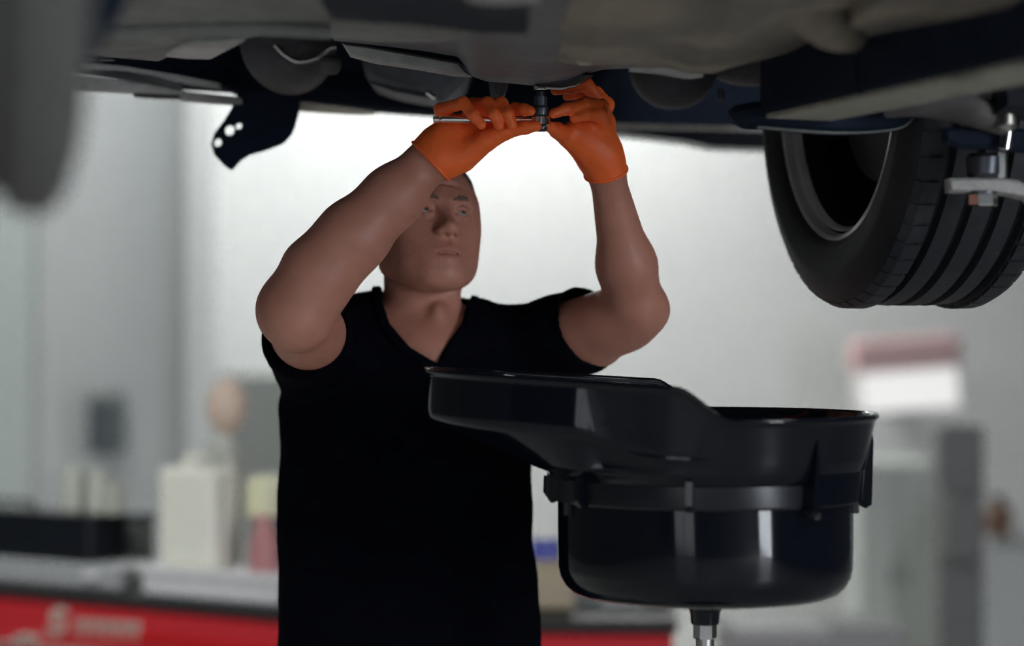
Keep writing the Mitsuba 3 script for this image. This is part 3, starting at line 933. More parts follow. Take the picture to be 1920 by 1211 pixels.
# brackets above the right wheel
add(C + '__bracket', traced([(1795, 140), (1800, 176), (1806, 192), (1846, 204), (1858, 190), (1872, 164), (1876, 130)], 3.42, .03, b=.004), 'floor_panel', 30)
add(C + '__bracket__slot', rbox(P(1836, 161, 3.412), [.008, .006, .0035], .003), 'black_trim', 30)  # dark block standing in for the shade inside a slot
add(C + '__bracket', traced([(1646, 168), (1660, 196), (1700, 188), (1800, 170), (1800, 150)], 3.44, .03, b=.004), 'floor_panel', 30)
add(C + '__hub_cover', traced([(1866, 150), (1874, 186), (1870, 212), (1990, 220), (1990, 140)], 3.38, .1, b=.012), 'black_plastic_satin', 40)
add(C + '__control_arm', tube([P(1660, 206, 3.47), P(1720, 196, 3.45), (P(1780, 198, 3.44)), P(1840, 214, 3.42), P(1888, 238, 3.42)], [.012, .018, .024, .022, .014], 16), 'muffler_steel')
add(C + '__control_arm__bush', lathe([(.001, 0), (.015, 0), (.015, .03), (.001, .03)], P(1888, 240, 3.40), (0, .3, 1), 16), 'steel')
add(C + '__link', traced([(1768, 240), (1800, 236), (1920, 240), (1990, 250), (1990, 290), (1930, 286), (1860, 280), (1800, 276), (1772, 268)], 3.43, .03, b=.006), 'navy_paint', 40)
add(C + '__link__stub', lathe([(.001, 0), (.010, 0), (.008, .03), (.001, .03)], P(1884, 280, 3.42), (.15, 0, 1), 16), 'chrome')
# alloy strap with its bolt, in front of the tread
add(C + '__strap', traced([(1779, 334), (1830, 333), (1880, 334), (1910, 338), (1940, 352), (1960, 380), (1960, 410), (1925, 374), (1900, 367), (1860, 362), (1780, 360)], 3.46, .04, b=.004), 'arm_alloy', 40, 'pale grey alloy strap')
add(C + '__strap__bolt_shank', lathe([(.001, 0), (.022, 0), (.026, .006), (.026, .030), (.022, .036), (.001, .036)], P(1846, 334, 3.48) + [0, .0, 0], (0, 0, 1), 24), 'dark_steel')
add(C + '__strap__bush', lathe([(.001, 0), (.010, 0), (.010, .05), (.001, .05)], P(1876, 334, 3.47), (0, 0, 1), 6), 'steel')
add(C + '__strap__nut', lathe([(.001, 0), (.019, 0), (.021, .002), (.021, .017), (.019, .019), (.001, .019)], P(1844, 362, 3.48), (0, 0, -1), 6), 'chrome', 20, 'bright hexagonal nut')
add(C + '__strap__washer', lathe([(.001, 0), (.026, 0), (.026, .004), (.001, .004)], P(1840, 362, 3.48) + [0, 0, .002], (0, 0, -1), 24), 'dark_steel')


# wheels
def wheel(key, c, R, w, rim, mat_t, label, sipes=True):
    n = 144
    g = .014      # groove depth
    hw = w / 2
    tr = hw * .86
    prof = [(rim, -hw * .80), (rim + .006, -hw * .93), (rim + .018, -hw * .99), ((R + rim) / 2, -hw * 1.04), (R - .045, -hw * 1.02), (R - .022, -hw * .97), (R - .008, -hw * .90), (R - .001, -hw * .80)]
    gro = [-.52, -.18, .18, .52]
    for q in gro:
        for s, dr_ in ((-.062, 0), (-.046, -g), (.046, -g), (.062, 0)):
            prof.append((R - .002 + dr_ - .006 * abs(q), hw * (q + s)))
    prof += [(R - .001, hw * .80), (R - .008, hw * .90), (R - .022, hw * .97), (R - .045, hw * 1.02), ((R + rim) / 2, hw * 1.04), (rim + .018, hw * .99), (rim + .006, hw * .93), (rim, hw * .80), (rim + .006, 0)]
    t = ring_lathe(prof, c, WAX, n)
    add(key, t, mat_t, 32, label)
    x, y, z = frame_of(WAX)
    # sipes: small lugs proud of the shoulder ribs, the gaps between them read as cuts
    if sipes:
        nl = 60
        for side in (-1, 1):
            for i in range(nl):
                a0_, a1_ = (i + .10) / nl * 2 * np.pi, (i + .90) / nl * 2 * np.pi
                rings = []
                for a in np.linspace(a0_, a1_, 4):
                    dirv = math.cos(a) * x + math.sin(a) * y
                    sec = [(R - .012, .60), (R + .002, .60), (R + .0015, .80), (R - .006, .905), (R - .014, .90)]
                    rings.append([np.asarray(c) + dirv * r + z * (side * h * hw) for r, h in sec])
                add(key + '__shoulder_block', skin_rings(rings), mat_t, 25)
    return x, y, z


WC = np.array([(1700 - CX) / FPX * 3.9, 3.9, CAM_Z + .40])
x_, y_, z_ = wheel(C + '__tyre', WC, .375, .262, .262, 'rubber', 'black tyre with four grooves')
hw = .131
add(C + '__tyre__rim', ring_lathe([(.256, -hw * .78), (.262, -hw * .80), (.268, -hw * .86), (.268, -hw * .92), (.264, -hw * .955), (.259, -hw * .93), (.256, -hw * .84)], WC, WAX, 96), 'rim_alloy', 40, 'bright rim lip')
add(C + '__tyre__rim', ring_lathe([(.247, -hw * .80), (.252, -hw * .83), (.252, -hw * .76), (.247, -hw * .70), (.244, -hw * .74)], WC, WAX, 96), 'rim_alloy', 40, 'inner bright ring of the rim')
add(C + '__tyre__barrel', ring_lathe([(.262, -hw * .80), (.262, hw * .8), (.21, hw * .8), (.215, -hw * .2), (.240, -hw * .66), (.250, -hw * .78)], WC, WAX, 96), 'rim_barrel', 40, 'dark inner barrel of the rim')
add(C + '__tyre__hub_disc', lathe([(.001, -.03), (.08, -.03), (.16, -.02), (.205, .0), (.216, .03), (.216, .06), (.001, .06)], WC, WAX, 64), 'rim_barrel', 40)
add(C + '__tyre__brake_shield', lathe([(.001, -.075), (.05, -.075), (.07, -.05), (.17, -.045), (.175, -.035), (.001, -.03)], WC, WAX, 64), 'black_trim', 40)
wheel(C + '__tyre', np.array([-.475, 1.9, CAM_Z + .085 + .36]), .36, .25, .25, 'rubber_grey', 'dusty near tyre, strongly out of focus', sipes=False)
add(C + '__tyre_001__hub', lathe([(.001, -.10), (.25, -.10), (.255, -.08), (.255, .08), (.25, .10), (.001, .10)], np.array([-.475, 1.9, CAM_Z + .445]), WAX, 48), 'rim_barrel', 40)
# inner liner behind the near tyre
add(C + '__wheel_liner', traced([(130, -120), (150, 60), (160, 100), (186, 60), (232, -20), (260, -120)], 2.25, .05, b=.01, per=3), 'navy_paint', 40)

# perforated bracket under the far sill (three round holes)
out = [(448, 170), (560, 176), (562, 196), (552, 236), (545, 252), (530, 268), (500, 280), (466, 290), (450, 300), (433, 319), (420, 310), (402, 290), (396, 270), (402, 250), (420, 226), (436, 200)]
d = 4.32
to2 = lambda q: [((x - CX) / FPX * d, CAM_Z - (y - CY) / FPX * d) for x, y in q]
poly = Polygon(to2(out)).buffer(-.004).buffer(.004)
for (hx, hy, hr) in ((430, 244, 10), (408, 267, 8), (447, 236, 6.5)):
    cx_, cy_ = to2([(hx, hy)])[0]
    from shapely.geometry import Point
    poly = poly.difference(Point(cx_, cy_).buffer(hr / FPX * d, 12))
e = trimesh.creation.extrude_polygon(poly, .016, engine='earcut')
v = e.vertices
e = trimesh.Trimesh(np.stack([v[:, 0], d + .016 - v[:, 2], v[:, 1]], 1), e.faces, process=False)
trimesh.repair.fix_normals(e)
add(C + '__tow_bracket', e, 'navy_paint', 25, 'dark bracket with three round holes')

# ================================================================== OIL DRAIN PAN
K = 'oil_drain'
DC = 3.62
S = FPX / DC
BC = np.array([(1322 - CX) / S, DC, CAM_Z])
th = np.linspace(0, 2 * np.pi, 240, endpoint=False)
cir = lambda c0, r0: [(c0 + r0 * math.cos(t), r0 * math.sin(t)) for t in th]
hull = MultiPoint(cir(-.232, .190) + cir(0, .256)).convex_hull.exterior
N = 200
op = np.array([hull.interpolate(i / N, normalized=True).coords[0] for i in range(N)])
ang = np.arctan2(op[:, 1], op[:, 0])
rho = np.hypot(op[:, 0], op[:, 1])
un = np.stack([np.cos(ang), np.sin(ang)], 1)
ox = op[:, 0]
sm = lambda a, bq, x: (lambda t: t * t * (3 - 2 * t))(np.clip((x - a) / (bq - a), 0, 1))
z_hi = -.0696 - (ox + .42) * .0622
z_rim = z_hi + (-.138 - z_hi) * sm(-.062, .022, ox)
z_b = np.clip(-.150 - (ox + .42) * .085, -.19, 0)
def ring(r, z):
    r, z = np.broadcast_to(r, N), np.broadcast_to(z, N)
    return np.stack([BC[0] + un[:, 0] * r, BC[1] + un[:, 1] * r, BC[2] + z], 1)
rb = rho - .0105 * np.clip((ox + .10) / .15, 0, 1)
lob = np.clip((rb - .2458) / .04, 0, 1)            # 1 where the tray reaches out beyond the bowl
def mixr(bowl, lobe):
    return bowl * (1 - lob) + lobe * lob
lev = [ring(.04, -.2345), ring(.20, -.2340), ring(.226, -.2335), ring(.2325, -.231), ring(.2345, -.226),
       ring(mixr(.2380, .243), mixr(-.220, -.221)), ring(mixr(.2400, .264), mixr(-.212, -.2125)), ring(mixr(.2420, np.minimum(.275, rb - .02)), mixr(-.205, np.minimum(-.207, z_b - .004))),
       ring(mixr(.2432, np.maximum(rb - .018, .263)), mixr(-.199, z_b)), ring(mixr(.2440, rb - .006), mixr(-.194, z_b + .004)), ring(mixr(.2448, rb - .001), mixr(-.190, z_b + .012)),
       ring(mixr(.2456, rb), mixr(-.186, z_b + .024)),
       ring(rho - .0025, z_rim - .010), ring(rho, z_rim - .006), ring(rho + .0035, z_rim - .004), ring(rho + .004, z_rim), ring(rho + .002, z_rim + .003), ring(rho - .002, z_rim + .003), ring(rho - .005, z_rim - .001),
       ring(rho - .006, z_rim - .010), ring(rb - .007, z_b + .026), ring(rb - .016, z_b + .012), ring(np.minimum(rb - .034, .26), z_b + .008), ring(.2, -.222), ring(.1, -.228), ring(.04, -.228)]
add(K + '__tray', skin_rings(lev), 'black_plastic', 50)


def dpan(k_, prof, mat, n=96, label=None, smooth=40):
    return add(K + '__' + k_, lathe(prof, BC, (0, 0, 1), n), mat, smooth, label)


dpan('collar', [(.05, -.225), (.2285, -.228), (.2290, -.262), (.2265, -.2665), (.05, -.2665)], 'black_plastic_satin')
dpan('bucket', [(.05, -.264), (.2222, -.264), (.2222, -.275), (.2221, -.33), (.2212, -.366), (.2180, -.381), (.2105, -.394), (.200, -.404), (.185, -.4095), (.16, -.413), (.10, -.4165), (.05, -.4175), (.001, -.4175)], 'black_plastic', 128)
dpan('outlet', [(.001, -.414), (.036, -.414), (.034, -.420), (.026, -.430), (.0225, -.436), (.0215, -.451), (.020, -.454), (.001, -.454)], 'black_plastic', 40)
dpan('outlet__nut', [(.001, -.452), (.0165, -.452), (.018, -.454), (.018, -.474), (.0165, -.476), (.001, -.476)], 'chrome', 6, 'bright metal nut', 20)
dpan('stand_pole', [(.001, -.475), (.014, -.475), (.014, -1.30), (.020, -1.302), (.020, -1.50), (.001, -1.50)], 'steel', 32)
add(K + '__stand_base', lathe([(.001, .06), (.20, .06), (.21, .07), (.20, .09), (.05, .12), (.001, .12)], [BC[0], BC[1], 0], n=64), 'black_plastic_satin', 40)
for i in range(4):
    a = math.pi / 4 + i * math.pi / 2
    add(K + '__caster', lathe([(.001, -.012), (.028, -.012), (.03, -.008), (.03, .008), (.028, .012), (.001, .012)], [BC[0] + .17 * math.cos(a), BC[1] + .17 * math.sin(a), .031], (math.sin(a), -math.cos(a), 0), 20), 'black_trim')


def polar(deg, r, z):
    """deg from the camera-facing front towards the right."""
    a = math.radians(deg)
    return BC + np.array([math.sin(a) * r, -math.cos(a) * r, z])


def fin(deg, prof, thick, key, mat='black_plastic', top=None):
    a = math.radians(deg)
    tx = np.array([math.cos(a), math.sin(a), 0]) / 2
    zs_ = [z for _, z in prof]
    wd = lambda z: thick if top is None else top + (thick - top) * (max(zs_) - z) / (max(zs_) - min(zs_))
    rings = [[polar(deg, r, z) - tx * wd(z) for r, z in prof], [polar(deg, r, z) + tx * wd(z) for r, z in prof]]
    add(K + '__' + key, skin_rings(rings), mat, 20)


for deg in (-100, -55, -10):
    fin(deg, [(.222, -.220), (.240, -.224), (.243, -.258), (.236, -.268), (.222, -.268)], .010, 'rib')
for deg in (35, 80, 125):
    fin(deg, [(.224, -.165), (.2500, -.166), (.2515, -.176), (.249, -.270), (.240, -.276), (.224, -.268)], .018, 'rib', top=.002)
for deg in (170, 215):
    fin(deg, [(.222, -.220), (.240, -.224), (.243, -.258), (.236, -.268), (.222, -.268)], .010, 'rib')
# outer skirt right of the front rib
rings = []
for deg in np.linspace(36, 128, 40):
    rings.append([polar(deg, r, z) for r, z in ((.228, -.215), (.2395, -.205), (.2355, -.262), (.2335, -.266), (.228, -.266))])
add(K + '__skirt', skin_rings(rings), 'black_plastic', 30)
for deg in (40, 77, -68):
    add(K + '__clip', rbox(polar(deg, .226, -.272), [.006, .005, .011], .002, rotz(math.radians(deg))), 'black_trim', 30)
fin(-80, [(.222, -.225), (.246, -.228), (.247, -.252), (.236, -.268), (.222, -.262)], .018, 'clip', 'black_plastic_satin')
tag(K, 'black plastic oil drain pan with bucket on a stand in front of the man', 'oil drain')

# ================================================================== THE MAN
HU = 'person'
sD = 4.08
# --- head frame
yaw, pit, rol = math.radians(23), math.radians(17), math.radians(4)
fwd0 = np.array([math.sin(yaw) * math.cos(pit), -math.cos(yaw) * math.cos(pit), math.sin(pit)])
upv = np.array([0, 0, 1.0]) - fwd0 * fwd0[2]
upv /= np.linalg.norm(upv)
lef = np.cross(upv, fwd0)            # his left = image right
lef = lef if lef[0] > 0 else -lef
lef, upv = lef * math.cos(rol) - upv * math.sin(rol), upv * math.cos(rol) + lef * math.sin(rol)
HC = P(799, 428, 4.07)
HR = np.stack([lef, fwd0, upv], 1)
def Hd(x, f, u):
    return HC + HR @ np.array([x, f, u]) * 1.03


body = Field()
# torso core (inside the shirt)
chest, waist = P(757, 780, 4.13), np.array([-.175, 4.12, .95])
body.oval(chest, waist, .178, .190, 1.65)
shR, shL = P(594, 648, 4.08), P(985, 662, 4.14)
body.cap(shR, shL, .058, .058, k=.04)
body.cap(P(700, 628, 4.14), P(880, 634, 4.15), .046, .046, k=.04)
body.ell(P(800, 690, 4.10), (.13, .075, .10), k=.04)
# neck
body.cap(P(788, 480, 4.105), P(788, 640, 4.135), .060, .066, k=.025)
body.cap(P(748, 520, 4.10), P(812, 672, 4.06), .016, .014, k=.02)        # neck muscles
body.cap(P(850, 530, 4.10), P(828, 672, 4.055), .014, .013, k=.02)
body.ell(P(822, 592, 4.05), (.010, .011, .018), k=.025)                    # adam's apple
body.ell(P(800, 668, 4.055), (.060, .040, .05), k=.03)
# head
body.ell(Hd(0, -.014, .036), (.077, .098, .086), HR, k=.02)
body.ell(Hd(0, .030, .040), (.067, .058, .058), HR, k=.03)
body.ell(Hd(0, .034, -.030), (.064, .056, .074), HR, k=.03)
body.ell(Hd(0, .036, -.078), (.052, .050, .040), HR, k=.03)
for s in (-1, 1):
    body.cap(Hd(s * .060, -.002, -.066), Hd(s * .022, .072, -.106), .015, .016, k=.03)
    body.cap(Hd(s * .064, -.008, -.02), Hd(s * .060, -.002, -.066), .016, .017, k=.03)
    body.ell(Hd(s * .046, .055, -.024), (.020, .019, .018), HR, k=.03)
    body.ell(Hd(s * .046, .036, -.052), (.022, .034, .040), HR, k=.03)
    body.ell(Hd(s * .052, .038, .014), (.021, .034, .032), HR, k=.03)
    body.cap(Hd(s * .016, .083, .019), Hd(s * .045, .071, .021), .0095, .009, k=.018)
body.ell(Hd(0, .077, -.108), (.020, .017, .016), HR, k=.018)
body.ell(Hd(0, .057, -.070), (.040, .036, .038), HR, k=.035)
for s in (-1, 1):                                                        # eye sockets
    body.ell(Hd(s * .0320, .096, .000), (.0190, .017, .0135), HR, k=.012, op='s')
    # lids
    for sg, dz in ((1, .0072), (-1, -.0078)):
        body.chain([Hd(s * .0170, .0790, dz * .15), Hd(s * .0240, .0840, dz * .90), Hd(s * .0325, .0850, dz * 1.12), Hd(s * .0410, .0815, dz * .85), Hd(s * .0470, .0745, -.001)],
                   [.0030, .0038, .0040, .0038, .0030], k=.004, k0=.005)
body.cap(Hd(0, .082, .010), Hd(0, .1075, -.034), .0085, .0105, k=.014)
body.ell(Hd(0, .1085, -.037), (.0125, .012, .0105), HR, k=.010)
for s in (-1, 1):
    body.ell(Hd(s * .0125, .0985, -.0405), (.0085, .0115, .0080), HR, k=.007)
for s in (-1, 1):
    body.ell(Hd(s * .0072, .1035, -.0485), (.0042, .0062, .0060), HR, k=.003, op='s')
body.cap(Hd(0, .096, -.052), Hd(0, .0975, -.062), .0030, .0030, k=.006, op='s')
body.chain([Hd(-.0255, .0800, -.0745), Hd(-.012, .0910, -.0690), Hd(0, .0940, -.0695), Hd(.012, .0910, -.0690), Hd(.0255, .0800, -.0745)], [.0012, .0038, .0044, .0038, .0012], k=.009)
body.chain([Hd(-.0240, .0800, -.0765), Hd(-.011, .0895, -.0830), Hd(0, .0920, -.0840), Hd(.011, .0895, -.0830), Hd(.0240, .0800, -.0765)], [.0012, .0042, .0050, .0042, .0012], k=.010)
for a, c_ in (((-.0235, .0885, -.0770), (-.010, .0985, -.0755)), ((-.010, .0985, -.0755), (.010, .0985, -.0755)), ((.010, .0985, -.0755), (.0235, .0885, -.0770))):
    body.cap(Hd(*a), Hd(*c_), .0019, .0019, k=.004, op='s')
# furrow across the forehead
body.cap(Hd(-.034, .0880, .046), Hd(.034, .0880, .046), .0022, .0022, k=.007, op='s')
# ears
for s in (-1, 1):
    ER = HR @ np.array([[1, .35 * s, 0], [-.35 * s, 1, 0], [0, 0, 1]]) / math.sqrt(1 + .35 ** 2)
    body.ell(Hd(s * .081, -.012, -.004), (.008, .019, .031), ER, k=.006)
    body.ell(Hd(s * .092, -.008, -.002), (.007, .010, .019), ER, k=.004, op='s')
# --- his right arm (left in the picture)
elR, wrR = P(556, 590, 3.79), P(800, 306, 3.80)
body.cap(shR, elR, .055, .050, k=.03)
body.ell(P(580, 628, 3.92), (.056, .07, .054), k=.03)
body.chain([elR, P(598, 513, 3.79), P(662, 443, 3.79), P(737, 369, 3.795), wrR], [.0515, .0545, .0515, .0430, .0325], k=.035)
body.ell(P(524, 570, 3.80), (.024, .03, .030), k=.04)
# --- his left arm
elL, wrL = P(1192, 578, 3.98), P(1137, 322, 3.86)
body.cap(shL, elL, .064, .047, k=.03)
body.ell(P(1095, 640, 4.06), (.07, .05, .050), k=.03)
body.cap(elL, elL + (wrL - elL) * .32, .043, .0445, k=.03)
body.cap(elL + (wrL - elL) * .32, wrL, .0445, .0265, k=.03)
body.ell(P(1226, 582, 3.98), (.019, .022, .022), k=.025)
body.ell(P(1160, 612, 4.01), (.058, .045, .043), k=.03)


def hand(F, spec, off=0.0):
    for kind, pts, rad, kk in spec:
        pp = [P(*q) for q in pts]
        F.chain(pp, [r + off for r in rad], k=.005, k0=kk)


RH = [
    ('palm', [(800, 306, 3.80), (822, 288, 3.795)], [.0335, .032], .02),
    ('palm', [(822, 288, 3.795), (850, 245, 3.80)], [.028, .021], .02),
    ('palm', [(826, 284, 3.79), (872, 246, 3.80)], [.028, .021], .02),
    ('palm', [(832, 290, 3.785), (900, 246, 3.795)], [.028, .020], .02),
    ('palm', [(838, 300, 3.78), (926, 250, 3.785)], [.026, .016], .02),
    ('palm', [(822, 280, 3.79), (842, 240, 3.785)], [.026, .018], .02),
    ('finger', [(842, 240, 3.800), (826, 206, 3.780), (868, 193, 3.728), (888, 216, 3.713), (903, 234, 3.712)], [.0110, .0100, .0098, .0088, .0076], .010),
    ('finger', [(872, 240, 3.805), (886, 196, 3.775), (914, 194, 3.730), (926, 214, 3.712), (936, 236, 3.712)], [.0115, .0105, .0100, .0090, .0078], .010),
    ('finger', [(902, 240, 3.805), (918, 196, 3.775), (940, 194, 3.730), (952, 214, 3.712), (960, 234, 3.712)], [.0115, .0105, .0102, .0092, .0080], .010),
    ('finger', [(928, 246, 3.800), (944, 214, 3.770), (966, 204, 3.740), (984, 206, 3.722), (994, 208, 3.715)], [.0115, .0105, .0098, .0092, .0080], .010),
    ('thumb', [(868, 296, 3.772), (912, 264, 3.755), (948, 246, 3.742), (985, 239, 3.730), (1006, 236, 3.726)], [.021, .0165, .0125, .0098, .0080], .015),
]
LH = [
    ('palm', [(1137, 322, 3.86), (1128, 296, 3.855)], [.0285, .030], .02),
    ('palm', [(1128, 296, 3.855), (1126, 240, 3.84)], [.028, .022], .02),
    ('palm', [(1120, 292, 3.85), (1100, 244, 3.82)], [.026, .020], .02),
    ('palm', [(1116, 290, 3.845), (1078, 244, 3.80)], [.024, .017], .02),
    ('palm', [(1110, 262, 3.84), (1124, 226, 3.85)], [.026, .021], .02),
    ('finger', [(1130, 232, 3.850), (1122, 186, 3.855), (1098, 158, 3.845), (1066, 164, 3.825), (1042, 170, 3.815)], [.0120, .0115, .0115, .0098, .0076], .010),
    ('finger', [(1130, 224, 3.840), (1128, 200, 3.800), (1098, 194, 3.770), (1062, 204, 3.745), (1038, 213, 3.735)], [.0120, .0115, .0105, .0095, .0078], .010),
    ('finger', [(1128, 236, 3.820), (1126, 216, 3.785), (1098, 214, 3.765), (1078, 221, 3.750)], [.0120, .0110, .0098, .0080], .010),
    ('finger', [(1132, 226, 3.865), (1140, 196, 3.880), (1118, 174, 3.885), (1086, 176, 3.870), (1064, 180, 3.86)], [.0110, .0100, .0095, .0088, .0075], .010),
    ('thumb', [(1104, 288, 3.835), (1066, 258, 3.800), (1044, 244, 3.770), (1032, 238, 3.745)], [.020, .016, .0125, .0088], .015),
]
hand(body, RH, -.002)
hand(body, LH, -.002)
body.half([0, 0, .93], [0, 0, -1], .004)
H_BODY = .0021
m = nets(body, [-.52, 3.62, .88], [.36, 4.40, 1.98], H_BODY)
# pigment: lips, stubble shade, mottling; darker sun-tanned forearms do not differ here
vv = m.vertices
loc = (vv - HC) @ HR / 1.03
col = np.tile(np.array([.42, .186, .132]), (len(vv), 1))
mott = meshkit.fbm(vv * 60, 3, 2)
col = col * (.93 + .14 * mott[:, None])
lip = np.exp(-((loc[:, 0] / .021) ** 4) - ((loc[:, 2] + .0762) / .0095) ** 4) * (loc[:, 1] > .07)
col = col * (1 - lip[:, None] * .45) + np.array([.33, .11, .10]) * lip[:, None] * .45
stub = (loc[:, 1] > .0) * np.exp(-((loc[:, 2] + .088) / .034) ** 4) * (np.abs(loc[:, 0]) < .07) * (np.linalg.norm(loc, axis=1) < .16)
col = col * (1 - .13 * stub[:, None] * (meshkit.noise(vv * 900, 4) > .35)[:, None])
add(HU + '__body', m, 'skin', True, color=col)
tag(HU, 'man in a black V-neck shirt and orange gloves working under the raised car, looking up', 'person')

# gloves
for spec, wr, el, key, lab, off in ((RH, wrR, elR, '__glove', 'orange glove gripping the wrench handle', .0), (LH, wrL, elL, '__glove', 'orange glove steadying the wrench head', .0)):
    g = Field()
    ax = (wr - el) / np.linalg.norm(wr - el)
    hand(g, spec, off)
    if spec is RH:
        cuff_n = P(775, 270, 3.8) - P(846, 345, 3.8)
        cut_p = P(812, 306, 3.79)
        dirn = np.cross(cuff_n, [0, 1, 0])
        dirn = dirn / np.linalg.norm(dirn)
        if dirn @ ax > 0:
            dirn = -dirn
        g.cap(wr - ax * .02, wr + ax * .03, .0362, .034, k=.015)
        g.half(P(808, 308, 3.8), dirn)
        # rolled cuff
        uu = cuff_n / np.linalg.norm(cuff_n)
        vv2 = np.cross(uu, dirn)
    else:
        dirn = -ax
        g.cap(wr - ax * .02, wr + ax * .03, .0300, .031, k=.015)
        g.half(P(1136, 328, 3.86), dirn)
    gm = nets(g, np.min([P(*q) for _, pts, _, _ in spec for q in pts], 0) - .06, np.max([P(*q) for _, pts, _, _ in spec for q in pts], 0) + .06, .0020)
    cp_ = P(808, 308, 3.8) if spec is RH else P(1136, 328, 3.86)
    loops = trimesh.Trimesh(gm.vertices, gm.faces).section(plane_origin=cp_ - dirn * .003, plane_normal=dirn)
    roll = None
    if loops is not None:
        lp = max((np.asarray(x) for x in loops.discrete), key=len)[:-1]
        lp = lp[::max(1, len(lp) // 40)]
        lp = catmull(lp, 3, True)
        roll = ring_path(np.vstack([lp]), .0024)
    # fine rumples of the thin rubber
    nr = gm.vertex_normals
    wv = meshkit.fbm(gm.vertices * np.array([70, 70, 40]), 3, 11) - .5
    gm.vertices = gm.vertices + nr * (wv * .0022)[:, None]
    gk = add(HU + key, gm, 'glove', True, lab)
    if roll is not None:
        add(gk + '__cuff_roll', roll, 'glove', True)

# shirt
shirt = Field()
shirt.oval(P(753, 775, 4.13), np.array([-.176, 4.12, .98]), .212, .227, 1.62)
shirt.cap(P(612, 648, 4.09), P(975, 662, 4.14), .072, .070, k=.05)
shirt.cap(P(700, 628, 4.14), P(880, 634, 4.15), .058, .056, k=.04)
shirt.ell(P(790, 700, 4.10), (.15, .092, .11), k=.05)
shirt.cap(shR + [0, 0, -.005], shR + (elR - shR) * .55 + [0, 0, -.006], .078, .0755, k=.04)
shirt.cap(shL, shL + (elL - shL) * .50, .078, .071, k=.04)
wr_n = lambda p: (meshkit.fbm(p * np.array([9, 9, 6.]), 3, 21) - .5)
VP = np.array([((x - CX) / FPX * 4.05, CAM_Z - (y - CY) / FPX * 4.05) for x, y in ((700, 480), (714, 560), (732, 606), (770, 650), (822, 684), (846, 640), (872, 600), (880, 560), (890, 480))])
def vneck(p):
    q = np.stack([p[:, 0], p[:, 2]], 1)
    n = len(VP)
    dd = np.full(len(q), 1e9)
    ins = np.zeros(len(q), bool)
    for i in range(n):
        a, bq = VP[i], VP[(i + 1) % n]
        e_, w_ = bq - a, q - a
        t = np.clip((w_ @ e_) / (e_ @ e_), 0, 1)
        r_ = w_ - t[:, None] * e_
        dd = np.minimum(dd, (r_ ** 2).sum(1))
        cross = ((a[1] > q[:, 1]) != (bq[1] > q[:, 1])) & (q[:, 0] < (bq[0] - a[0]) * (q[:, 1] - a[1]) / (bq[1] - a[1] + 1e-12) + a[0])
        ins ^= cross
    return np.sqrt(dd) * np.where(ins, -1, 1)
base_ops = list(shirt.ops)
def finish(F):
    F.half(shR + (elR - shR) * .50, elR - shR, .003)
    F.half(shL + (elL - shL) * .42, elL - shL, .003)
    F.half([0, 0, .90], [0, 0, -1], .004)
# the sleeve cuts must not cut the torso: apply them to the sleeves only
def sleeve(a, e, t, r0, r1, drop, inner=.006):
    s_ = Field()
    s_.cap(a + drop, a + (e - a) * (t + .25) + drop, r0, r1)
    s_.half(a + (e - a) * t, e - a, .003)
    s_.cap(a + (e - a) * .3, a + (e - a) * (t + .4), r1 - inner, r1 - inner, k=.002, op='s')
    return s_
shirt.ops = base_ops[:4]
slR = sleeve(shR, elR, .52, .076, .0755, np.array([-.004, 0, -.008]), .0095)
slL = sleeve(shL, elL, .59, .080, .0735, np.array([0, 0, 0.]))
for s_, a, e in ((slR, shR, elR), (slL, shL, elL)):
    shirt.ops.append((lambda p, s_=s_: s_(p), (a + e) / 2, .32, .03, 'u'))
shirt.half([0, 0, .90], [0, 0, -1], .004)
plain = Field()
plain.ops = list(shirt.ops)
shirt.ops.append((lambda p: np.maximum(vneck(p), p[:, 1] - 4.15), None, 0, .002, 's'))
sm_ = nets(shirt, [-.56, 3.70, .86], [.34, 4.42, 1.76], .0042)
nr = sm_.vertex_normals
p_ = sm_.vertices
fold = (meshkit.fbm(np.stack([p_[:, 0] * 7 + p_[:, 2] * 5, p_[:, 1] * 7, p_[:, 2] * 4 - p_[:, 0] * 6], 1), 3, 3) - .5) * .020
fold += (meshkit.fbm(p_ * 22, 2, 9) - .5) * .007
sm_.vertices = p_ + nr * fold[:, None]
add(HU + '__shirt', sm_, 'shirt', True)
collar = Field()
collar.custom(lambda p: plain(p) - .004, op='u', k=.0001)
collar.custom(lambda p: np.abs(vneck(p) - .008) - .008, k=.003)
collar.custom(lambda p: p[:, 1] - 4.16, k=.002)
collar.custom(lambda p: -plain(p) - .006, k=.002)
cm = nets(collar, [-.30, 3.88, 1.45], [-.02, 4.2, 1.72], .003)
add(HU + '__shirt__collar', cm, 'shirt', True)

# eyes, brows, cropped hair
for s in (-1, 1):
    e = trimesh.creation.icosphere(subdivisions=4)
    gaze = HR @ np.array([.16, .93, .22])
    gaze /= np.linalg.norm(gaze)
    dots = e.vertices @ gaze
    ce = np.where(dots[:, None] > .985, np.array([.01, .01, .01]), np.where(dots[:, None] > .90, np.array([.10, .085, .06]), np.array([.40, .36, .34])))
    ce_m = trimesh.Trimesh(e.vertices * .0122 + Hd(s * .0320, .0735, .0), e.faces, process=False)
    add(HU + '__eye', ce_m, 'eye', True, color=ce)
    br = Field()
    br.chain([Hd(s * .014, .0935, .0180), Hd(s * .026, .0915, .0225), Hd(s * .038, .0865, .0235), Hd(s * .049, .0775, .0190)], [.0030, .0038, .0034, .0022], k=.003)
    bm = nets(br, Hd(s * .03, .08, .02) - .045, Hd(s * .03, .08, .02) + .045, .0013)
    bm.vertices = bm.vertices + bm.vertex_normals * ((meshkit.noise(bm.vertices * 900, 3) - .5) * .0016)[:, None]
    add(HU + '__eyebrow', bm, 'brow_hair', True)
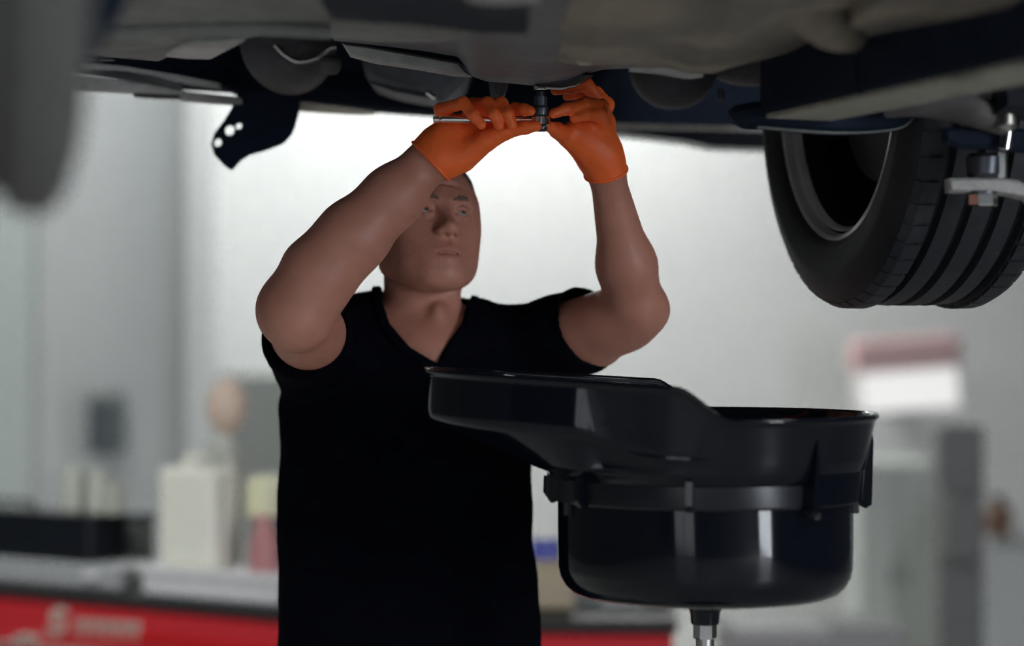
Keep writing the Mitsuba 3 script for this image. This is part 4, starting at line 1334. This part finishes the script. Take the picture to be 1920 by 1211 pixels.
hairf = Field()
hairf.ell(Hd(0, -.014, .036), np.array([.077, .098, .086]) * 1.03 + .0035, HR, k=.02)
hairf.ell(Hd(0, .026, .042), np.array([.067, .056, .058]) * 1.03 + .0025, HR, k=.03)
hn = HR @ np.array([0, .80, -.60])
hairf.half(Hd(0, .062, .078), hn, .004)
hm = nets(hairf, HC - .16, HC + .18, .003)
hm.vertices = hm.vertices + hm.vertex_normals * ((meshkit.noise(hm.vertices * 500, 3) - .5) * .0016)[:, None]
add(HU + '__hair', hm, 'hair', True)

# trousers and shoes down to the floor
leg = Field()
hipc = np.array([-.172, 4.12, .93])
leg.oval(hipc + [0, 0, .04], hipc - [0, 0, .10], .180, .175, 1.45)
for s in (-1, 1):
    leg.cap(hipc + [s * .09, 0, -.06], hipc + [s * .12, -.02, -.46], .095, .065, k=.03)
    leg.cap(hipc + [s * .12, -.02, -.46], hipc + [s * .14, .02, -.86], .065, .058, k=.03)
leg.half([0, 0, .06], [0, 0, -1], .004)
add(HU + '__trousers', nets(leg, [-.5, 3.85, .02], [.16, 4.4, 1.16], .010), 'trousers', True)
for s in (-1, 1):
    sh = Field()
    f0 = hipc + [s * .14, .05, 0]
    f0[2] = .045
    sh.cap(f0, f0 + [s * .02, -.17, -.005], .046, .040)
    sh.cap(f0 + [0, 0, .05], f0, .048, .046, k=.02)
    sh.half([0, 0, .002], [0, 0, -1], .004)
    add(HU + '__shoe', nets(sh, f0 - .27, f0 + .16, .008), 'shoe', True)

# ================================================================== THE WRENCH
RW_ = 'ratchet_wrench'
yr = 224
add(RW_ + '__handle', lathe([(.001, 0), (.0040, 0), (.0050, .001), (.0050, .009), (.0040, .010), (.0036, .011), (.0040, .012), (.0050, .0135), (.0054, .045), (.0058, .055), (.0050, .10), (.0045, .135), (.0050, .16), (.001, .165)],
    P(812, yr, 3.738), P(1000, yr + 1, 3.742) - P(812, yr, 3.738), 28), 'chrome', 30, 'chrome handle')
add(RW_ + '__head', lathe([(.001, -.009), (.013, -.009), (.0155, -.006), (.0155, .006), (.013, .009), (.001, .009)], P(1014, yr + 3, 3.744), (0, 0, 1), 32), 'chrome', 30)
add(RW_ + '__dial', lathe([(.001, -.016), (.009, -.016), (.0115, -.013), (.012, -.008), (.001, -.008)], P(1014, yr + 3, 3.744), (0, 0, 1), 28), 'dark_steel', 30)
add(RW_ + '__socket', lathe([(.001, .008), (.0115, .008), (.0125, .010), (.0125, .020), (.010, .024), (.0100, .038), (.001, .038)], P(1014, yr + 3, 3.744), (0, 0, 1), 28), 'socket_steel', 30, 'dark socket')
add(RW_ + '__extension', lathe([(.001, .036), (.0065, .036), (.0065, .046), (.001, .046)], P(1014, yr + 3, 3.744), (0, 0, 1), 20), 'dark_steel', 30)
tag(RW_, 'chrome ratchet wrench with dark socket held in the gloved hands', 'wrench')
